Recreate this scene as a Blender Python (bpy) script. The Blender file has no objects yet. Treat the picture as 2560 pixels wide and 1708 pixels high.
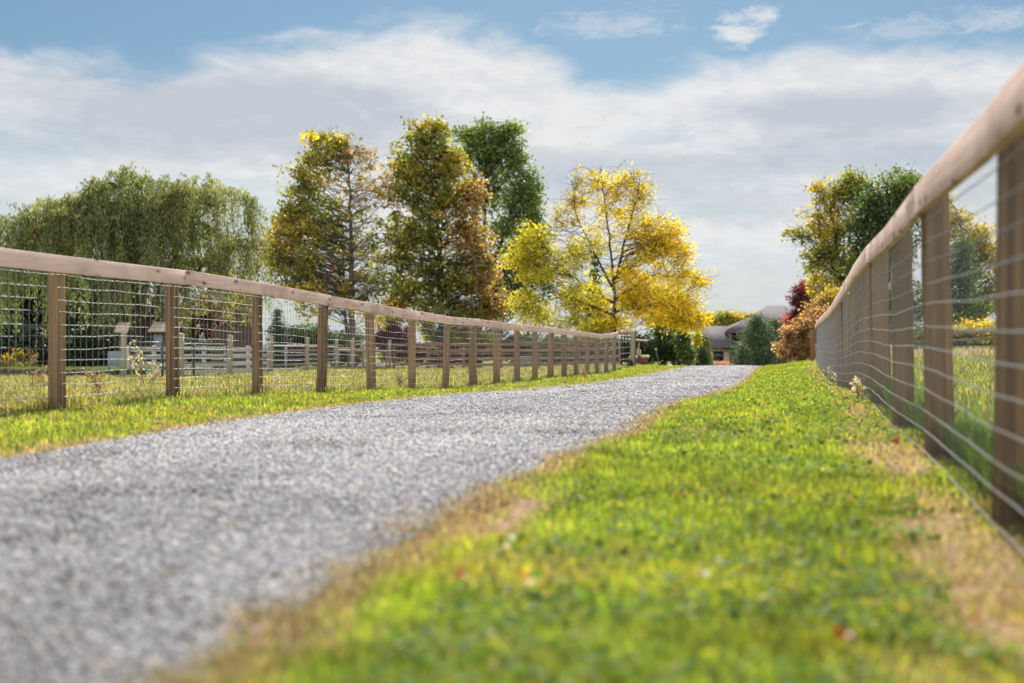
import bpy, math
import numpy as np
from math import radians as R

# ------------------------------------------------------------------ camera, sky, sun, exposure
F = 50.0 / 36.0 * 2560.0          # focal length in photograph pixels
CAM = 0.60                        # camera height above world zero
scene = bpy.context.scene
col = scene.collection
cd = bpy.data.cameras.new('camera'); cam = bpy.data.objects.new('camera', cd); col.objects.link(cam)
cam.location = (0, 0, CAM); cam.rotation_euler = (R(90), 0, 0)
cd.lens = 50; cd.sensor_width = 36; cd.clip_start = 0.05; cd.clip_end = 3000
cd.dof.use_dof = True; cd.dof.focus_distance = 21.0; cd.dof.aperture_fstop = 1.9; cd.dof.aperture_blades = 9
scene.camera = cam
SUN_EL, SUN_AZ = 41.0, 5.0
EXPOSURE = 0.75
scene.view_settings.view_transform = 'Standard'; scene.view_settings.look = 'None'
scene.view_settings.exposure = EXPOSURE; scene.view_settings.gamma = 1.0
scene.render.engine = 'CYCLES'
scene.cycles.use_denoising = True
scene.cycles.max_bounces = 6; scene.cycles.transparent_max_bounces = 4
scene.cycles.sample_clamp_indirect = 4.0

class NT:
    """small node helper"""
    def __init__(s, nt): s.nt = nt; s.nt.nodes.clear()
    def n(s, t, **kw):
        nd = s.nt.nodes.new(t)
        for k, v in kw.items():
            if k.startswith('i_'): nd.inputs[k[2:].replace('_', ' ')].default_value = v
            else: setattr(nd, k, v)
        return nd
    def l(s, a, b): s.nt.links.new(a, b)
    def math(s, op, a, b=None, c=None, clamp=False):
        nd = s.nt.nodes.new('ShaderNodeMath'); nd.operation = op; nd.use_clamp = clamp
        for i, v in enumerate((a, b, c)):
            if v is None: continue
            if isinstance(v, (int, float)): nd.inputs[i].default_value = v
            else: s.l(v, nd.inputs[i])
        return nd.outputs[0]
    def mix(s, f, a, b, mode='MIX'):
        nd = s.nt.nodes.new('ShaderNodeMix'); nd.data_type = 'RGBA'; nd.blend_type = mode; nd.clamp_factor = True
        for i, v in ((0, f), (6, a), (7, b)):
            if isinstance(v, (int, float)): nd.inputs[i].default_value = v
            elif isinstance(v, tuple): nd.inputs[i].default_value = (*v[:3], 1)
            else: s.l(v, nd.inputs[i])
        return nd.outputs[2]
    def ramp(s, f, stops):
        nd = s.nt.nodes.new('ShaderNodeValToRGB'); cr = nd.color_ramp
        while len(cr.elements) > 1: cr.elements.remove(cr.elements[0])
        cr.elements[0].position = stops[0][0]; cr.elements[0].color = (*stops[0][1], 1)
        for p, c in stops[1:]:
            e = cr.elements.new(p); e.color = (*c, 1)
        s.l(f, nd.inputs[0]); return nd.outputs[0]
    def sstep(s, x, lo, hi):
        nd = s.nt.nodes.new('ShaderNodeMapRange'); nd.interpolation_type = 'SMOOTHSTEP'
        s.l(x, nd.inputs[0])
        for i, v in ((1, lo), (2, hi)):
            if isinstance(v, (int, float)): nd.inputs[i].default_value = v
            else: s.l(v, nd.inputs[i])
        nd.inputs[3].default_value = 0; nd.inputs[4].default_value = 1
        return nd.outputs[0]
    def noise(s, vec, scale, detail=4, rough=0.55, dist=0.0):
        nd = s.n('ShaderNodeTexNoise'); nd.inputs['Scale'].default_value = scale
        nd.inputs['Detail'].default_value = detail; nd.inputs['Roughness'].default_value = rough
        nd.inputs['Distortion'].default_value = dist
        if vec is not None: s.l(vec, nd.inputs['Vector'])
        return nd.outputs['Fac']

def make_world():
    w = bpy.data.worlds.new('World'); scene.world = w; w.use_nodes = True
    t = NT(w.node_tree)
    sky = t.n('ShaderNodeTexSky', sky_type='NISHITA', sun_disc=False, sun_elevation=R(SUN_EL), sun_rotation=R(SUN_AZ))
    sky.air_density = 1.0; sky.dust_density = 0.6; sky.ozone_density = 1.6
    tc = t.n('ShaderNodeTexCoord'); sp = t.n('ShaderNodeSeparateXYZ'); t.l(tc.outputs['Generated'], sp.inputs[0])
    x, y, z = sp.outputs
    u = t.math('ARCTAN2', x, y)                                          # azimuth from the lane's far end
    hyp = t.math('SQRT', t.math('ADD', t.math('MULTIPLY', x, x), t.math('MULTIPLY', y, y)))
    v = t.math('ARCTAN2', z, hyp)                                        # elevation
    # the upper edge of the cloud bank, by azimuth
    edge = [(-9, .20), (0, 136), (120, 162), (250, 174), (380, 195), (440, 182), (520, 150), (640, 128), (760, 97), (860, 90), (980, 66),
            (1060, 58), (1140, 62), (1250, 82), (1330, 122), (1400, 160), (1460, 192), (1560, 200), (1650, 178), (1760, 160), (1900, 150),
            (2050, 126), (2200, 128), (2350, 150), (2560, 150)]
    fc = t.n('ShaderNodeFloatCurve'); c = fc.mapping.curves[0]
    pts = [((px - 1280) / F + .5, (854 - py) / F * 2) for px, py in edge[1:]]
    pts = [(0.0, .40)] + pts + [(1.0, .40)]
    c.points[0].location = pts[0]; c.points[1].location = pts[-1]
    for p in pts[1:-1]: c.points.new(*p)
    fc.mapping.update()
    t.l(t.math('ADD', u, .5, clamp=True), fc.inputs['Value'])
    ev = t.math('MULTIPLY', fc.outputs[0], .5)
    # layered coordinates: a flat cloud deck seen in perspective
    uv = t.n('ShaderNodeCombineXYZ'); t.l(u, uv.inputs[0]); t.l(t.math('MULTIPLY', v, 2.6), uv.inputs[1])
    n_edge = t.noise(uv.outputs[0], 16, 7, .62, .4)
    n_big = t.noise(uv.outputs[0], 5.5, 6, .55, .3)
    n_fine = t.noise(uv.outputs[0], 34, 6, .6, .5)
    n_puff = t.noise(uv.outputs[0], 55, 6, .65, .8)
    uv2 = t.n('ShaderNodeCombineXYZ'); t.l(u, uv2.inputs[0]); t.l(t.math('MULTIPLY', v, 7), uv2.inputs[1]); uv2.inputs[2].default_value = 3.1
    n_band = t.noise(uv2.outputs[0], 7, 5, .55, .2)
    off = t.math('MULTIPLY', t.math('SUBTRACT', n_edge, .5), .05)
    d = t.math('SUBTRACT', t.math('ADD', ev, off), v)                    # >0 inside the bank
    bank = t.sstep(d, -.007, .022)
    # thin wisps above the bank, mostly to the right
    wis = t.math('MULTIPLY', t.sstep(n_fine, .56, .78), t.sstep(u, -.02, .16))
    wis = t.math('MULTIPLY', wis, t.sstep(n_band, .42, .6))
    wis = t.math('MULTIPLY', wis, .55)
    def blob(cu, cv, ru, rv, amp, wisp=0.0):
        a = t.math('DIVIDE', t.math('SUBTRACT', u, (cu - 1280) / F), ru / F)
        b = t.math('DIVIDE', t.math('SUBTRACT', v, (854 - cv) / F), rv / F)
        rr = t.math('SQRT', t.math('ADD', t.math('MULTIPLY', a, a), t.math('MULTIPLY', b, b)))
        rr = t.math('ADD', rr, t.math('MULTIPLY', t.math('SUBTRACT', n_edge, .5), 1.5))
        rr = t.math('ADD', rr, t.math('MULTIPLY', t.math('SUBTRACT', n_big, .5), 1.3))
        if wisp: rr = t.math('ADD', rr, t.math('MULTIPLY', t.math('SUBTRACT', n_puff, .5), wisp))
        return t.math('MULTIPLY', t.math('SUBTRACT', 1.0, t.sstep(rr, .1, 1.45)), amp)
    puffs = None
    for b in ((1835, 102, 60, 26, .9, 3.2), (1895, 64, 55, 17, .8, 3.2), (1830, 72, 38, 15, .7, 3.2), (1900, 4, 45, 17, .8, 3.0), (1520, 78, 150, 30, .4, 3.2), (2440, 100, 140, 32, .5, 3.4), (2250, 110, 160, 30, .4, 3.4)):
        q = blob(*b); puffs = q if puffs is None else t.math('MAXIMUM', puffs, q)
    mask = t.math('MAXIMUM', t.math('MAXIMUM', bank, wis), puffs)
    # thin openings low in the bank where the blue comes through
    hole = t.math('MULTIPLY', t.sstep(n_band, .50, .70), t.math('SUBTRACT', 1.0, t.sstep(v, .06, .15)))
    hole2 = None
    for b in ((70, 395, 260, 60, .5), (640, 565, 150, 70, .75), (1640, 350, 120, 22, .4), (60, 560, 160, 50, .5), (1850, 700, 260, 40, .45)):
        q = blob(*b); hole2 = q if hole2 is None else t.math('MAXIMUM', hole2, q)
    mask = t.math('MULTIPLY', mask, t.math('SUBTRACT', 1.0, t.math('MULTIPLY', t.math('MAXIMUM', hole, hole2), .62)))
    # grey undersides of the deck
    sh = None
    for b in ((480, 300, 520, 120, 1.0), (700, 250, 250, 60, .5), (2110, 300, 330, 55, 1.25), (1500, 440, 420, 65, .75), (2200, 400, 420, 60, .85), (1980, 520, 300, 50, .5), (900, 330, 260, 70, .5)):
        q = blob(*b); sh = q if sh is None else t.math('ADD', sh, q)
    sh = t.math('ADD', sh, t.math('MULTIPLY', t.math('SUBTRACT', n_big, .5), 1.3))
    sh = t.math('ADD', sh, t.math('MULTIPLY', t.math('SUBTRACT', n_fine, .5), .8))
    sh = t.math('ADD', sh, t.math('MULTIPLY', t.math('SUBTRACT', n_puff, .5), .55))
    sh = t.math('ADD', sh, .10, clamp=True)
    cc = t.ramp(sh, [(0.0, (.50, .503, .508)), (.16, (.462, .468, .478)), (.45, (.405, .42, .443)), (1.0, (.332, .358, .40))])
    # unseen bright cloud added behind and overhead to lift the ambient light
    d3 = t.n('ShaderNodeCombineXYZ'); t.l(x, d3.inputs[0]); t.l(y, d3.inputs[1]); t.l(z, d3.inputs[2])
    n_rest = t.noise(d3.outputs[0], 2.6, 6, .6, .4)
    away = t.sstep(y, .35, -.35)
    rest = t.math('MULTIPLY', t.sstep(n_rest, .38, .56), t.math('MAXIMUM', away, t.math('MULTIPLY', t.sstep(v, .36, .6), .55)))
    mask = t.math('MAXIMUM', t.math('MULTIPLY', mask, t.sstep(y, -.3, .1)), rest)
    cc = t.mix(t.math('MULTIPLY', t.math('SUBTRACT', 1.0, t.sstep(v, .0, .085)), .7), cc, (.365, .395, .445))
    cc = t.mix(away, cc, (1.12, 1.09, 1.05))
    bg1 = t.n('ShaderNodeBackground'); bg1.inputs['Strength'].default_value = SKY_STRENGTH
    hsv = t.n('ShaderNodeHueSaturation'); hsv.inputs['Saturation'].default_value = 1.1; hsv.inputs['Value'].default_value = .66; t.l(sky.outputs[0], hsv.inputs['Color'])
    t.l(t.mix(1.0, hsv.outputs[0], (.90, 1.12, 1.20), 'MULTIPLY'), bg1.inputs['Color'])
    bg2 = t.n('ShaderNodeBackground'); bg2.inputs['Strength'].default_value = 1.0; t.l(cc, bg2.inputs['Color'])
    ms = t.n('ShaderNodeMixShader'); t.l(t.math('MULTIPLY', mask, .96, clamp=True), ms.inputs[0]); t.l(bg1.outputs[0], ms.inputs[1]); t.l(bg2.outputs[0], ms.inputs[2])
    out = t.n('ShaderNodeOutputWorld'); t.l(ms.outputs[0], out.inputs['Surface'])
SKY_STRENGTH = 0.05
make_world()

sd = bpy.data.lights.new('sun', 'SUN'); sd.energy = 5.0; sd.angle = R(0.55); sd.color = (1.0, .94, .84)
sun = bpy.data.objects.new('sun', sd); col.objects.link(sun)
sun.rotation_euler = (R(SUN_EL - 90), 0, R(-SUN_AZ)); sun.location = (10, 40, 40)

# ------------------------------------------------------------------ helpers
def s2l(*c):
    c = np.asarray(c, float) / 255.0
    return np.where(c <= .04045, c / 12.92, ((c + .055) / 1.055) ** 2.4)

def P(px, py, Y):
    return np.array([(px - 1280) / F * Y, Y, (854 - py) / F * Y + CAM])

def tag(o, label=None, cat=None, group=None, kind=None):
    if label: o['label'] = label
    if cat: o['category'] = cat
    if group: o['group'] = group
    if kind: o['kind'] = kind
    return o

def empty(name, loc, label=None, cat=None, group=None, rz=0.0):
    o = bpy.data.objects.new(name, None); col.objects.link(o)
    o.location = loc; o.rotation_euler = (0, 0, rz); o.empty_display_size = .2
    return tag(o, label, cat, group)

def np_obj(name, V, faces, mat, parent=None, C=None, smooth=False, origin=None):
    """faces: list of (M,k) int arrays. parent: vertices are given in the parent's local space."""
    V = np.asarray(V, np.float32).reshape(-1, 3)
    me = bpy.data.meshes.new(name)
    me.vertices.add(len(V)); me.vertices.foreach_set('co', V.ravel())
    loops = np.concatenate([f.ravel() for f in faces]).astype(np.int32)
    sizes = np.concatenate([np.full(len(f), f.shape[1]) for f in faces]).astype(np.int32)
    starts = np.concatenate([[0], np.cumsum(sizes)[:-1]]).astype(np.int32)
    me.loops.add(len(loops)); me.loops.foreach_set('vertex_index', loops)
    me.polygons.add(len(sizes)); me.polygons.foreach_set('loop_start', starts)
    me.polygons.foreach_set('loop_total', sizes)
    if smooth: me.polygons.foreach_set('use_smooth', np.ones(len(sizes), bool))
    me.update(calc_edges=True)
    if C is not None:
        a = me.color_attributes.new('tint', 'FLOAT_COLOR', 'POINT')
        c4 = np.ones((len(V), 4), np.float32); c4[:, :3] = C
        a.data.foreach_set('color', c4.ravel())
    me.materials.append(mat)
    o = bpy.data.objects.new(name, me); col.objects.link(o)
    if parent is not None: o.parent = parent
    return o

class MB:
    """collects boxes, bars, tubes and prisms into one mesh"""
    def __init__(s): s.v = []; s.f = {}; s.n = 0; s.c = []
    def add(s, V, F_, c=None):
        V = np.asarray(V, float).reshape(-1, 3)
        for f in F_: s.f.setdefault(len(f), []).append([i + s.n for i in f])
        s.v.append(V); s.n += len(V)
        if c is not None: s.c.append(np.tile(np.asarray(c, float), (len(V), 1)))
        return s
    def box(s, c, d, rz=0.0, M=None):
        x, y, z = np.array(d) / 2.0
        V = np.array([[-x, -y, -z], [x, -y, -z], [x, y, -z], [-x, y, -z], [-x, -y, z], [x, -y, z], [x, y, z], [-x, y, z]])
        if M is not None: V = V @ np.asarray(M).T
        if rz: ca, sa = math.cos(rz), math.sin(rz); V = V @ np.array([[ca, sa, 0], [-sa, ca, 0], [0, 0, 1]])
        return s.add(V + np.array(c), [(0, 3, 2, 1), (4, 5, 6, 7), (0, 1, 5, 4), (1, 2, 6, 5), (2, 3, 7, 6), (3, 0, 4, 7)])
    def tube(s, pts, r, sides=6, caps=True, c=None):
        pts = np.asarray(pts, float); n = len(pts); r = np.broadcast_to(np.asarray(r, float), (n,))
        T = np.gradient(pts, axis=0); T /= np.linalg.norm(T, axis=1, keepdims=True) + 1e-9
        up = np.array([0, 0, 1.0]) if abs(T[:, 2]).mean() < .8 else np.array([1.0, 0, 0])
        A = np.cross(T, up); A /= np.linalg.norm(A, axis=1, keepdims=True) + 1e-9
        B = np.cross(T, A)
        th = np.arange(sides) * 2 * math.pi / sides
        V = pts[:, None] + r[:, None, None] * (np.cos(th)[None, :, None] * A[:, None] + np.sin(th)[None, :, None] * B[:, None])
        fs = []
        for i in range(n - 1):
            for k in range(sides):
                k2 = (k + 1) % sides
                fs.append((i * sides + k, i * sides + k2, (i + 1) * sides + k2, (i + 1) * sides + k))
        if caps: fs += [tuple(range(sides))[::-1], tuple((n - 1) * sides + k for k in range(sides))]
        return s.add(V.reshape(-1, 3), fs, c)
    def prism(s, poly, axis_vec):
        poly = np.asarray(poly, float); n = len(poly); V = np.vstack([poly, poly + np.asarray(axis_vec)])
        fs = [tuple(range(n))[::-1], tuple(range(n, 2 * n))] + [(i, (i + 1) % n, n + (i + 1) % n, n + i) for i in range(n)]
        return s.add(V, fs)
    def build(s, name, mat, parent=None, smooth=False, bevel=0.0):
        V = np.vstack(s.v); C = np.vstack(s.c) if s.c and sum(len(c) for c in s.c) == len(V) else None
        o = np_obj(name, V, [np.array(f) for f in s.f.values()], mat, parent, C, smooth)
        if bevel:
            m = o.modifiers.new('edge', 'BEVEL'); m.width = bevel; m.segments = 2; m.limit_method = 'ANGLE'
        return o

# ------------------------------------------------------------------ materials
def new_mat(name):
    m = bpy.data.materials.new(name); m.use_nodes = True
    return m, NT(m.node_tree)

def principled(t, color, rough=.7, spec=.3, bump=None, bstr=.3, metallic=0.0, bdist=.01):
    b = t.n('ShaderNodeBsdfPrincipled')
    if isinstance(color, tuple): b.inputs['Base Color'].default_value = (*color, 1)
    else: t.l(color, b.inputs['Base Color'])
    if isinstance(rough, float): b.inputs['Roughness'].default_value = rough
    else: t.l(rough, b.inputs['Roughness'])
    b.inputs['Specular IOR Level'].default_value = spec; b.inputs['Metallic'].default_value = metallic
    if bump is not None:
        bp = t.n('ShaderNodeBump'); bp.inputs['Strength'].default_value = bstr; bp.inputs['Distance'].default_value = bdist
        t.l(bump, bp.inputs['Height']); t.l(bp.outputs[0], b.inputs['Normal'])
    o = t.n('ShaderNodeOutputMaterial'); t.l(b.outputs[0], o.inputs[0])
    return b

def leaf_mat(name, trans=.5, gloss=.08, rough=.4, tsat=(1.25, 1.2, .6)):
    m, t = new_mat(name)
    at = t.n('ShaderNodeAttribute', attribute_name='tint')
    c = at.outputs['Color']
    d = t.n('ShaderNodeBsdfDiffuse'); t.l(c, d.inputs[0])
    tr = t.n('ShaderNodeBsdfTranslucent'); t.l(t.mix(1.0, c, tsat, 'MULTIPLY'), tr.inputs[0])
    ms = t.n('ShaderNodeMixShader'); ms.inputs[0].default_value = trans; t.l(d.outputs[0], ms.inputs[1]); t.l(tr.outputs[0], ms.inputs[2])
    g = t.n('ShaderNodeBsdfGlossy'); g.inputs['Roughness'].default_value = rough; g.inputs[0].default_value = (1, 1, 1, 1)
    m2 = t.n('ShaderNodeMixShader'); m2.inputs[0].default_value = gloss; t.l(ms.outputs[0], m2.inputs[1]); t.l(g.outputs[0], m2.inputs[2])
    o = t.n('ShaderNodeOutputMaterial'); t.l(m2.outputs[0], o.inputs[0])
    return m

LEAF = leaf_mat('leaf', .6, .04, .45, (1.35, 1.3, .8))
NEEDLE = leaf_mat('needle', .22, .05, .5, (1.1, 1.1, .8))
GRASS = leaf_mat('grass_blade', .6, .035, .42, (1.35, 1.3, .85))

BROAD = leaf_mat('broad_leaf', .5, .015, .6, (1.5, 1.45, .6))

def plain(name, c, rough=.6, spec=.3, var=.25, scale=6.0, metallic=0.0):
    m, t = new_mat(name)
    tc = t.n('ShaderNodeTexCoord'); n = t.noise(tc.outputs['Object'], scale, 5, .6)
    c = np.array(c, float)
    cc = t.ramp(n, [(.25, tuple(np.clip(c * (1 - var), 0, 1))), (.75, tuple(np.clip(c * (1 + var), 0, 1)))])
    principled(t, cc, rough, spec, n, .15, metallic)
    return m

def wood(name, c_lo, c_hi, c_dark, grain_axis=2, scale=1.0, rough=.8, knots=False, cracks=.35, streak=False):
    m, t = new_mat(name)
    tc = t.n('ShaderNodeTexCoord'); mp = t.n('ShaderNodeMapping')
    s = [55 * scale] * 3; s[grain_axis] = 1.5 * scale; mp.inputs['Scale'].default_value = s
    oi = t.n('ShaderNodeObjectInfo')
    rnd = t.n('ShaderNodeCombineXYZ'); t.l(t.math('MULTIPLY', oi.outputs['Random'], 37.0), rnd.inputs[0]); t.l(t.math('MULTIPLY', oi.outputs['Random'], 91.0), rnd.inputs[1]); t.l(t.math('MULTIPLY', oi.outputs['Random'], 53.0), rnd.inputs[2])
    va = t.n('ShaderNodeVectorMath', operation='ADD'); t.l(tc.outputs['Object'], va.inputs[0]); t.l(rnd.outputs[0], va.inputs[1])
    t.l(va.outputs[0], mp.inputs['Vector'])
    g = t.noise(mp.outputs[0], 1.0, 6, .62, .35)
    big = t.noise(va.outputs[0], 2.3 * scale, 3, .5)
    c = t.ramp(g, [(.30, c_dark), (.44, c_lo), (.66, c_hi)])
    c = t.mix(t.math('MULTIPLY', t.sstep(big, .42, .68), .8 if knots else .55), c, tuple(np.array(c_lo) * .72))
    if streak:
        mp3 = t.n('ShaderNodeMapping'); s3 = [19 * scale] * 3; s3[grain_axis] = .7 * scale; mp3.inputs['Scale'].default_value = s3; t.l(va.outputs[0], mp3.inputs['Vector'])
        c = t.mix(t.math('MULTIPLY', t.sstep(t.noise(mp3.outputs[0], 1.0, 4, .6, .3), .42, .62), .75), c, tuple(np.array(c_dark) * 1.15))
    if cracks:
        mp2 = t.n('ShaderNodeMapping'); s2 = [60 * scale] * 3; s2[grain_axis] = 1.6 * scale; mp2.inputs['Scale'].default_value = s2; t.l(va.outputs[0], mp2.inputs['Vector'])
        ck = t.sstep(t.noise(mp2.outputs[0], 1.0, 3, .5), .63, .70)
        c = t.mix(t.math('MULTIPLY', ck, cracks), c, tuple(np.array(c_dark) * .45))
    # per piece brightness
    c = t.mix(t.math('MULTIPLY', oi.outputs['Random'], .45), c, tuple(np.array(c_hi) * 1.02))
    if knots:
        mk = t.n('ShaderNodeMapping'); sk = [9.0, 9.0, 9.0]; sk[grain_axis] = 2.9; mk.inputs['Scale'].default_value = sk; t.l(va.outputs[0], mk.inputs['Vector'])
        vo = t.n('ShaderNodeTexVoronoi'); vo.inputs['Scale'].default_value = 1.0; vo.inputs['Randomness'].default_value = 1.0; t.l(mk.outputs[0], vo.inputs['Vector'])
        kd = vo.outputs['Distance']
        c = t.mix(t.math('MULTIPLY', t.math('SUBTRACT', 1.0, t.sstep(kd, .14, .36)), .4), c, tuple(np.array(c_lo) * .62))
        c = t.mix(t.math('MULTIPLY', t.math('SUBTRACT', 1.0, t.sstep(kd, .10, .19)), .8), c, (.10, .045, .03))
    principled(t, c, rough, .2, g, .35, 0.0, .006)
    return m

M_RAIL = wood('fresh_pine_board', (.66, .455, .385), (.79, .60, .53), (.42, .26, .20), 0, 1.0, knots=True, cracks=.3)
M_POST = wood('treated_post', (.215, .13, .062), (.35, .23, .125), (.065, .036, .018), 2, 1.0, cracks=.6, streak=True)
M_POSTSHADE = wood('backlit_treated_post', (.17, .10, .042), (.27, .17, .08), (.036, .02, .011), 2, 1.0, cracks=.6, streak=True)  # same post wood, with the shade of its backlit side painted in
M_GREYPOST = wood('weathered_post', (.24, .225, .165), (.36, .34, .26), (.12, .105, .07), 2, 1.0)
M_GREYBOARD = wood('grey_board', (.46, .43, .44), (.58, .55, .565), (.22, .20, .20), 0, .7)
M_DARKGREYBOARD = wood('dark_grey_board', (.15, .14, .14), (.21, .195, .195), (.09, .08, .08), 0, .7)
M_BROWNBOARD = wood('red_brown_board', (.26, .125, .085), (.35, .185, .13), (.13, .06, .04), 0, .7)
M_BROWNPOST = wood('red_brown_post', (.20, .11, .075), (.28, .165, .12), (.09, .05, .03), 2, .7)
M_BARK = wood('bark', (.055, .045, .038), (.10, .083, .07), (.022, .018, .015), 2, .35, .9)
M_BARKLIGHT = wood('pale_bark', (.11, .095, .08), (.19, .165, .14), (.05, .042, .036), 2, .35, .9)
M_WIRE, _t = new_mat('galvanised_wire'); principled(_t, (.30, .31, .335), .42, .5, metallic=.5)
M_TUBE = plain('blue_grey_tube', (.045, .06, .09), .4, .5)
M_TUBEGREY = plain('pale_tube', (.30, .33, .37), .45, .5)
M_TUBERED = plain('red_tube', (.28, .08, .07), .5, .4)
M_TUBEGREEN = plain('green_grey_tube', (.20, .27, .26), .4, .5)
M_BLACK = plain('black_rubber', (.012, .012, .013), .6, .3)
M_CREAM = plain('cream_plastic', (.62, .54, .41), .45, .4, .1)
M_CARTBODY = plain('charcoal_paint', (.035, .04, .05), .3, .5, .1)
M_REDLAMP = plain('red_lens', (.45, .015, .015), .25, .6, .1)
M_STEEL = plain('steel', (.4, .4, .4), .35, .5, .1, 6, .6)
M_GLASS = plain('dark_glass', (.018, .021, .027), .12, .6, .1)
M_SIDING = plain('tan_siding', (.58, .42, .33), .75, .2, .08, 1.0)
M_TRIM = plain('dark_trim', (.06, .055, .055), .6, .3, .1)
M_SHINGLE = plain('grey_shingle', (.095, .09, .098), .85, .2, .14, 3.0)
M_PALESHINGLE = plain('pale_tan_shingle', (.50, .40, .33), .8, .2, .2, 9.0)
M_DARKPLANK = plain('dark_plank', (.035, .026, .022), .8, .2, .3, 5.0)
M_PALESTONE = plain('pale_stone', (.48, .46, .47), .85, .2, .2, 7.0)
M_SOIL = plain('soil', (.07, .05, .038), .95, .1, .4, 4.0)
M_BLUEGREY = plain('blue_grey_paint', (.20, .24, .30), .6, .3, .15)

def brick_mat():
    m, t = new_mat('brick'); tc = t.n('ShaderNodeTexCoord')
    sp = t.n('ShaderNodeSeparateXYZ'); t.l(tc.outputs['Object'], sp.inputs[0])
    cb = t.n('ShaderNodeCombineXYZ'); t.l(t.math('ADD', sp.outputs[0], sp.outputs[1]), cb.inputs[0]); t.l(sp.outputs[2], cb.inputs[1])
    b = t.n('ShaderNodeTexBrick'); t.l(cb.outputs[0], b.inputs['Vector']); b.inputs['Scale'].default_value = 4.2
    b.inputs['Color1'].default_value = (.15, .08, .06, 1); b.inputs['Color2'].default_value = (.075, .045, .038, 1); b.inputs['Mortar'].default_value = (.24, .19, .165, 1)
    b.inputs['Mortar Size'].default_value = .02
    principled(t, b.outputs[0], .85, .2, b.outputs[1], .3)
    return m
M_BRICK = brick_mat()

# ------------------------------------------------------------------ the lie of the land
_tab = {}
def ip(Y, pts):
    k = id(pts)
    if k not in _tab:
        a = np.array(pts, float); g = np.arange(-30, 1500, .1); f = np.interp(g, a[:, 0], a[:, 1]); w = np.hanning(21); w /= w.sum()
        f2 = np.convolve(np.pad(f, 10, 'edge'), w, 'valid'); _tab[k] = (g, f2)
    return np.interp(Y, *_tab[k])
def XL(Y): return -6.085 + .1937 * np.asarray(Y, float)
def XR(Y):
    Y = np.asarray(Y, float); return .70 + .199 * Y + np.where(Y > 30, .0003 * (Y - 30) ** 2, 0)
FAR = [(62, -1.10), (70, -1.30), (80, -1.55), (95, -1.95), (130, -3.05), (200, -4.7), (260, -5.2), (400, -5.6), (1500, -6)]
G_L = [(-20, -.52), (5, -.555), (11.85, -.575), (14.05, -.60), (16.3, -.635), (18.5, -.684), (20.5, -.734), (23, -.806), (25, -.865), (27.2, -.887), (29.4, -.895), (32, -.912), (36, -.95), (40, -1.0), (45, -1.05), (47, -1.045), (50.3, -.99), (55, -.95), (59, -1.0)] + FAR
G_D = [(-20, -.56), (2, -.57), (6, -.575), (10, -.61), (13, -.645), (16, -.675), (22, -.775), (28, -.87), (36, -.93), (48, -.985), (58, -1.03)] + FAR
G_R = [(-20, -.61), (3.6, -.61), (5, -.597), (6.5, -.575), (8, -.548), (9.5, -.528), (11.5, -.525), (13.5, -.543), (15.8, -.58), (20, -.67), (24, -.725), (28.5, -.745), (40, -.745), (53, -.73), (58, -.80)] + [(66, -1.05), (80, -1.5)] + FAR[3:]
G_P = [(-20, -.45), (6, -.52), (12, -.60), (20, -.80), (30, -1.0), (40, -1.145), (46, -1.21), (52, -1.26), (58, -1.30), (68, -1.37), (76, -1.45), (85, -1.65), (100, -2.0), (130, -2.9), (200, -4.6), (400, -5.6), (1500, -6)]
G_F = [(-20, -.57), (10, -.55), (30, -.60), (60, -.58), (72, -.65), (85, -1.0), (110, -2.0), (150, -3.4), (200, -4.6), (400, -5.6), (1500, -6)]
def smooth(t): t = np.clip(t, 0, 1); return t * t * (3 - 2 * t)
GAP_L = [(2, 2.5), (6.6, 2.35), (10.6, 1.86), (13.6, 1.70), (18, 1.68), (24, 1.98), (28, 2.08), (36, 2.16), (60, 2.2), (120, 2.4)]
GAP_R = [(1, 1.671), (2.33, 1.702), (3.2, 1.793), (4, 1.804), (4.75, 1.875), (6.85, 1.857), (8.67, 1.829), (9.7, 1.82), (13, 1.963), (15.8, 1.956), (22, 1.802), (39, 1.969), (53, 2.323), (120, 2.79)]
def road_l(Y): return XL(Y) + ip(Y, GAP_L)
def road_r(Y): return XR(Y) - ip(Y, GAP_R)
def ground(X, Y):
    X = np.asarray(X, float); Y = np.asarray(Y, float); X, Y = np.broadcast_arrays(X, Y)
    xl, xr = XL(Y), XR(Y); rl, rr = road_l(Y), road_r(Y)
    gl, gd, gr, gp, gf = (ip(Y, g) for g in (G_L, G_D, G_R, G_P, G_F))
    g = gd.copy()
    g = np.where(X < rl, gl + (gd - gl) * smooth((X - xl) / (rl - xl)), g)
    g = np.where(X > rr, gd + (gr - gd) * smooth((X - rr) / (xr - rr)), g)
    g = np.where(X < xl, gl + (gp - gl) * smooth((xl - X) / 9.0), g)
    g = np.where(X > xr, gr + (gf - gr) * smooth((X - xr) / 7.0), g)
    crown = np.where((X > rl) & (X < rr), .035 * np.sin(np.clip((X - rl) / (rr - rl), 0, 1) * math.pi), 0)
    lump = .012 * np.sin(X * 3.1 + 1.3 * np.sin(Y * 1.7)) * np.sin(Y * 2.3 + X) + .02 * np.sin(X * .9 + 2) * np.sin(Y * .7 + 1)
    lump = np.where((X > rl - .2) & (X < rr + .2), lump * .3, lump)
    return g + crown * .6 + lump + CAM
def G3(X, Y): return np.array([X, Y, float(ground(X, Y))])
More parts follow.
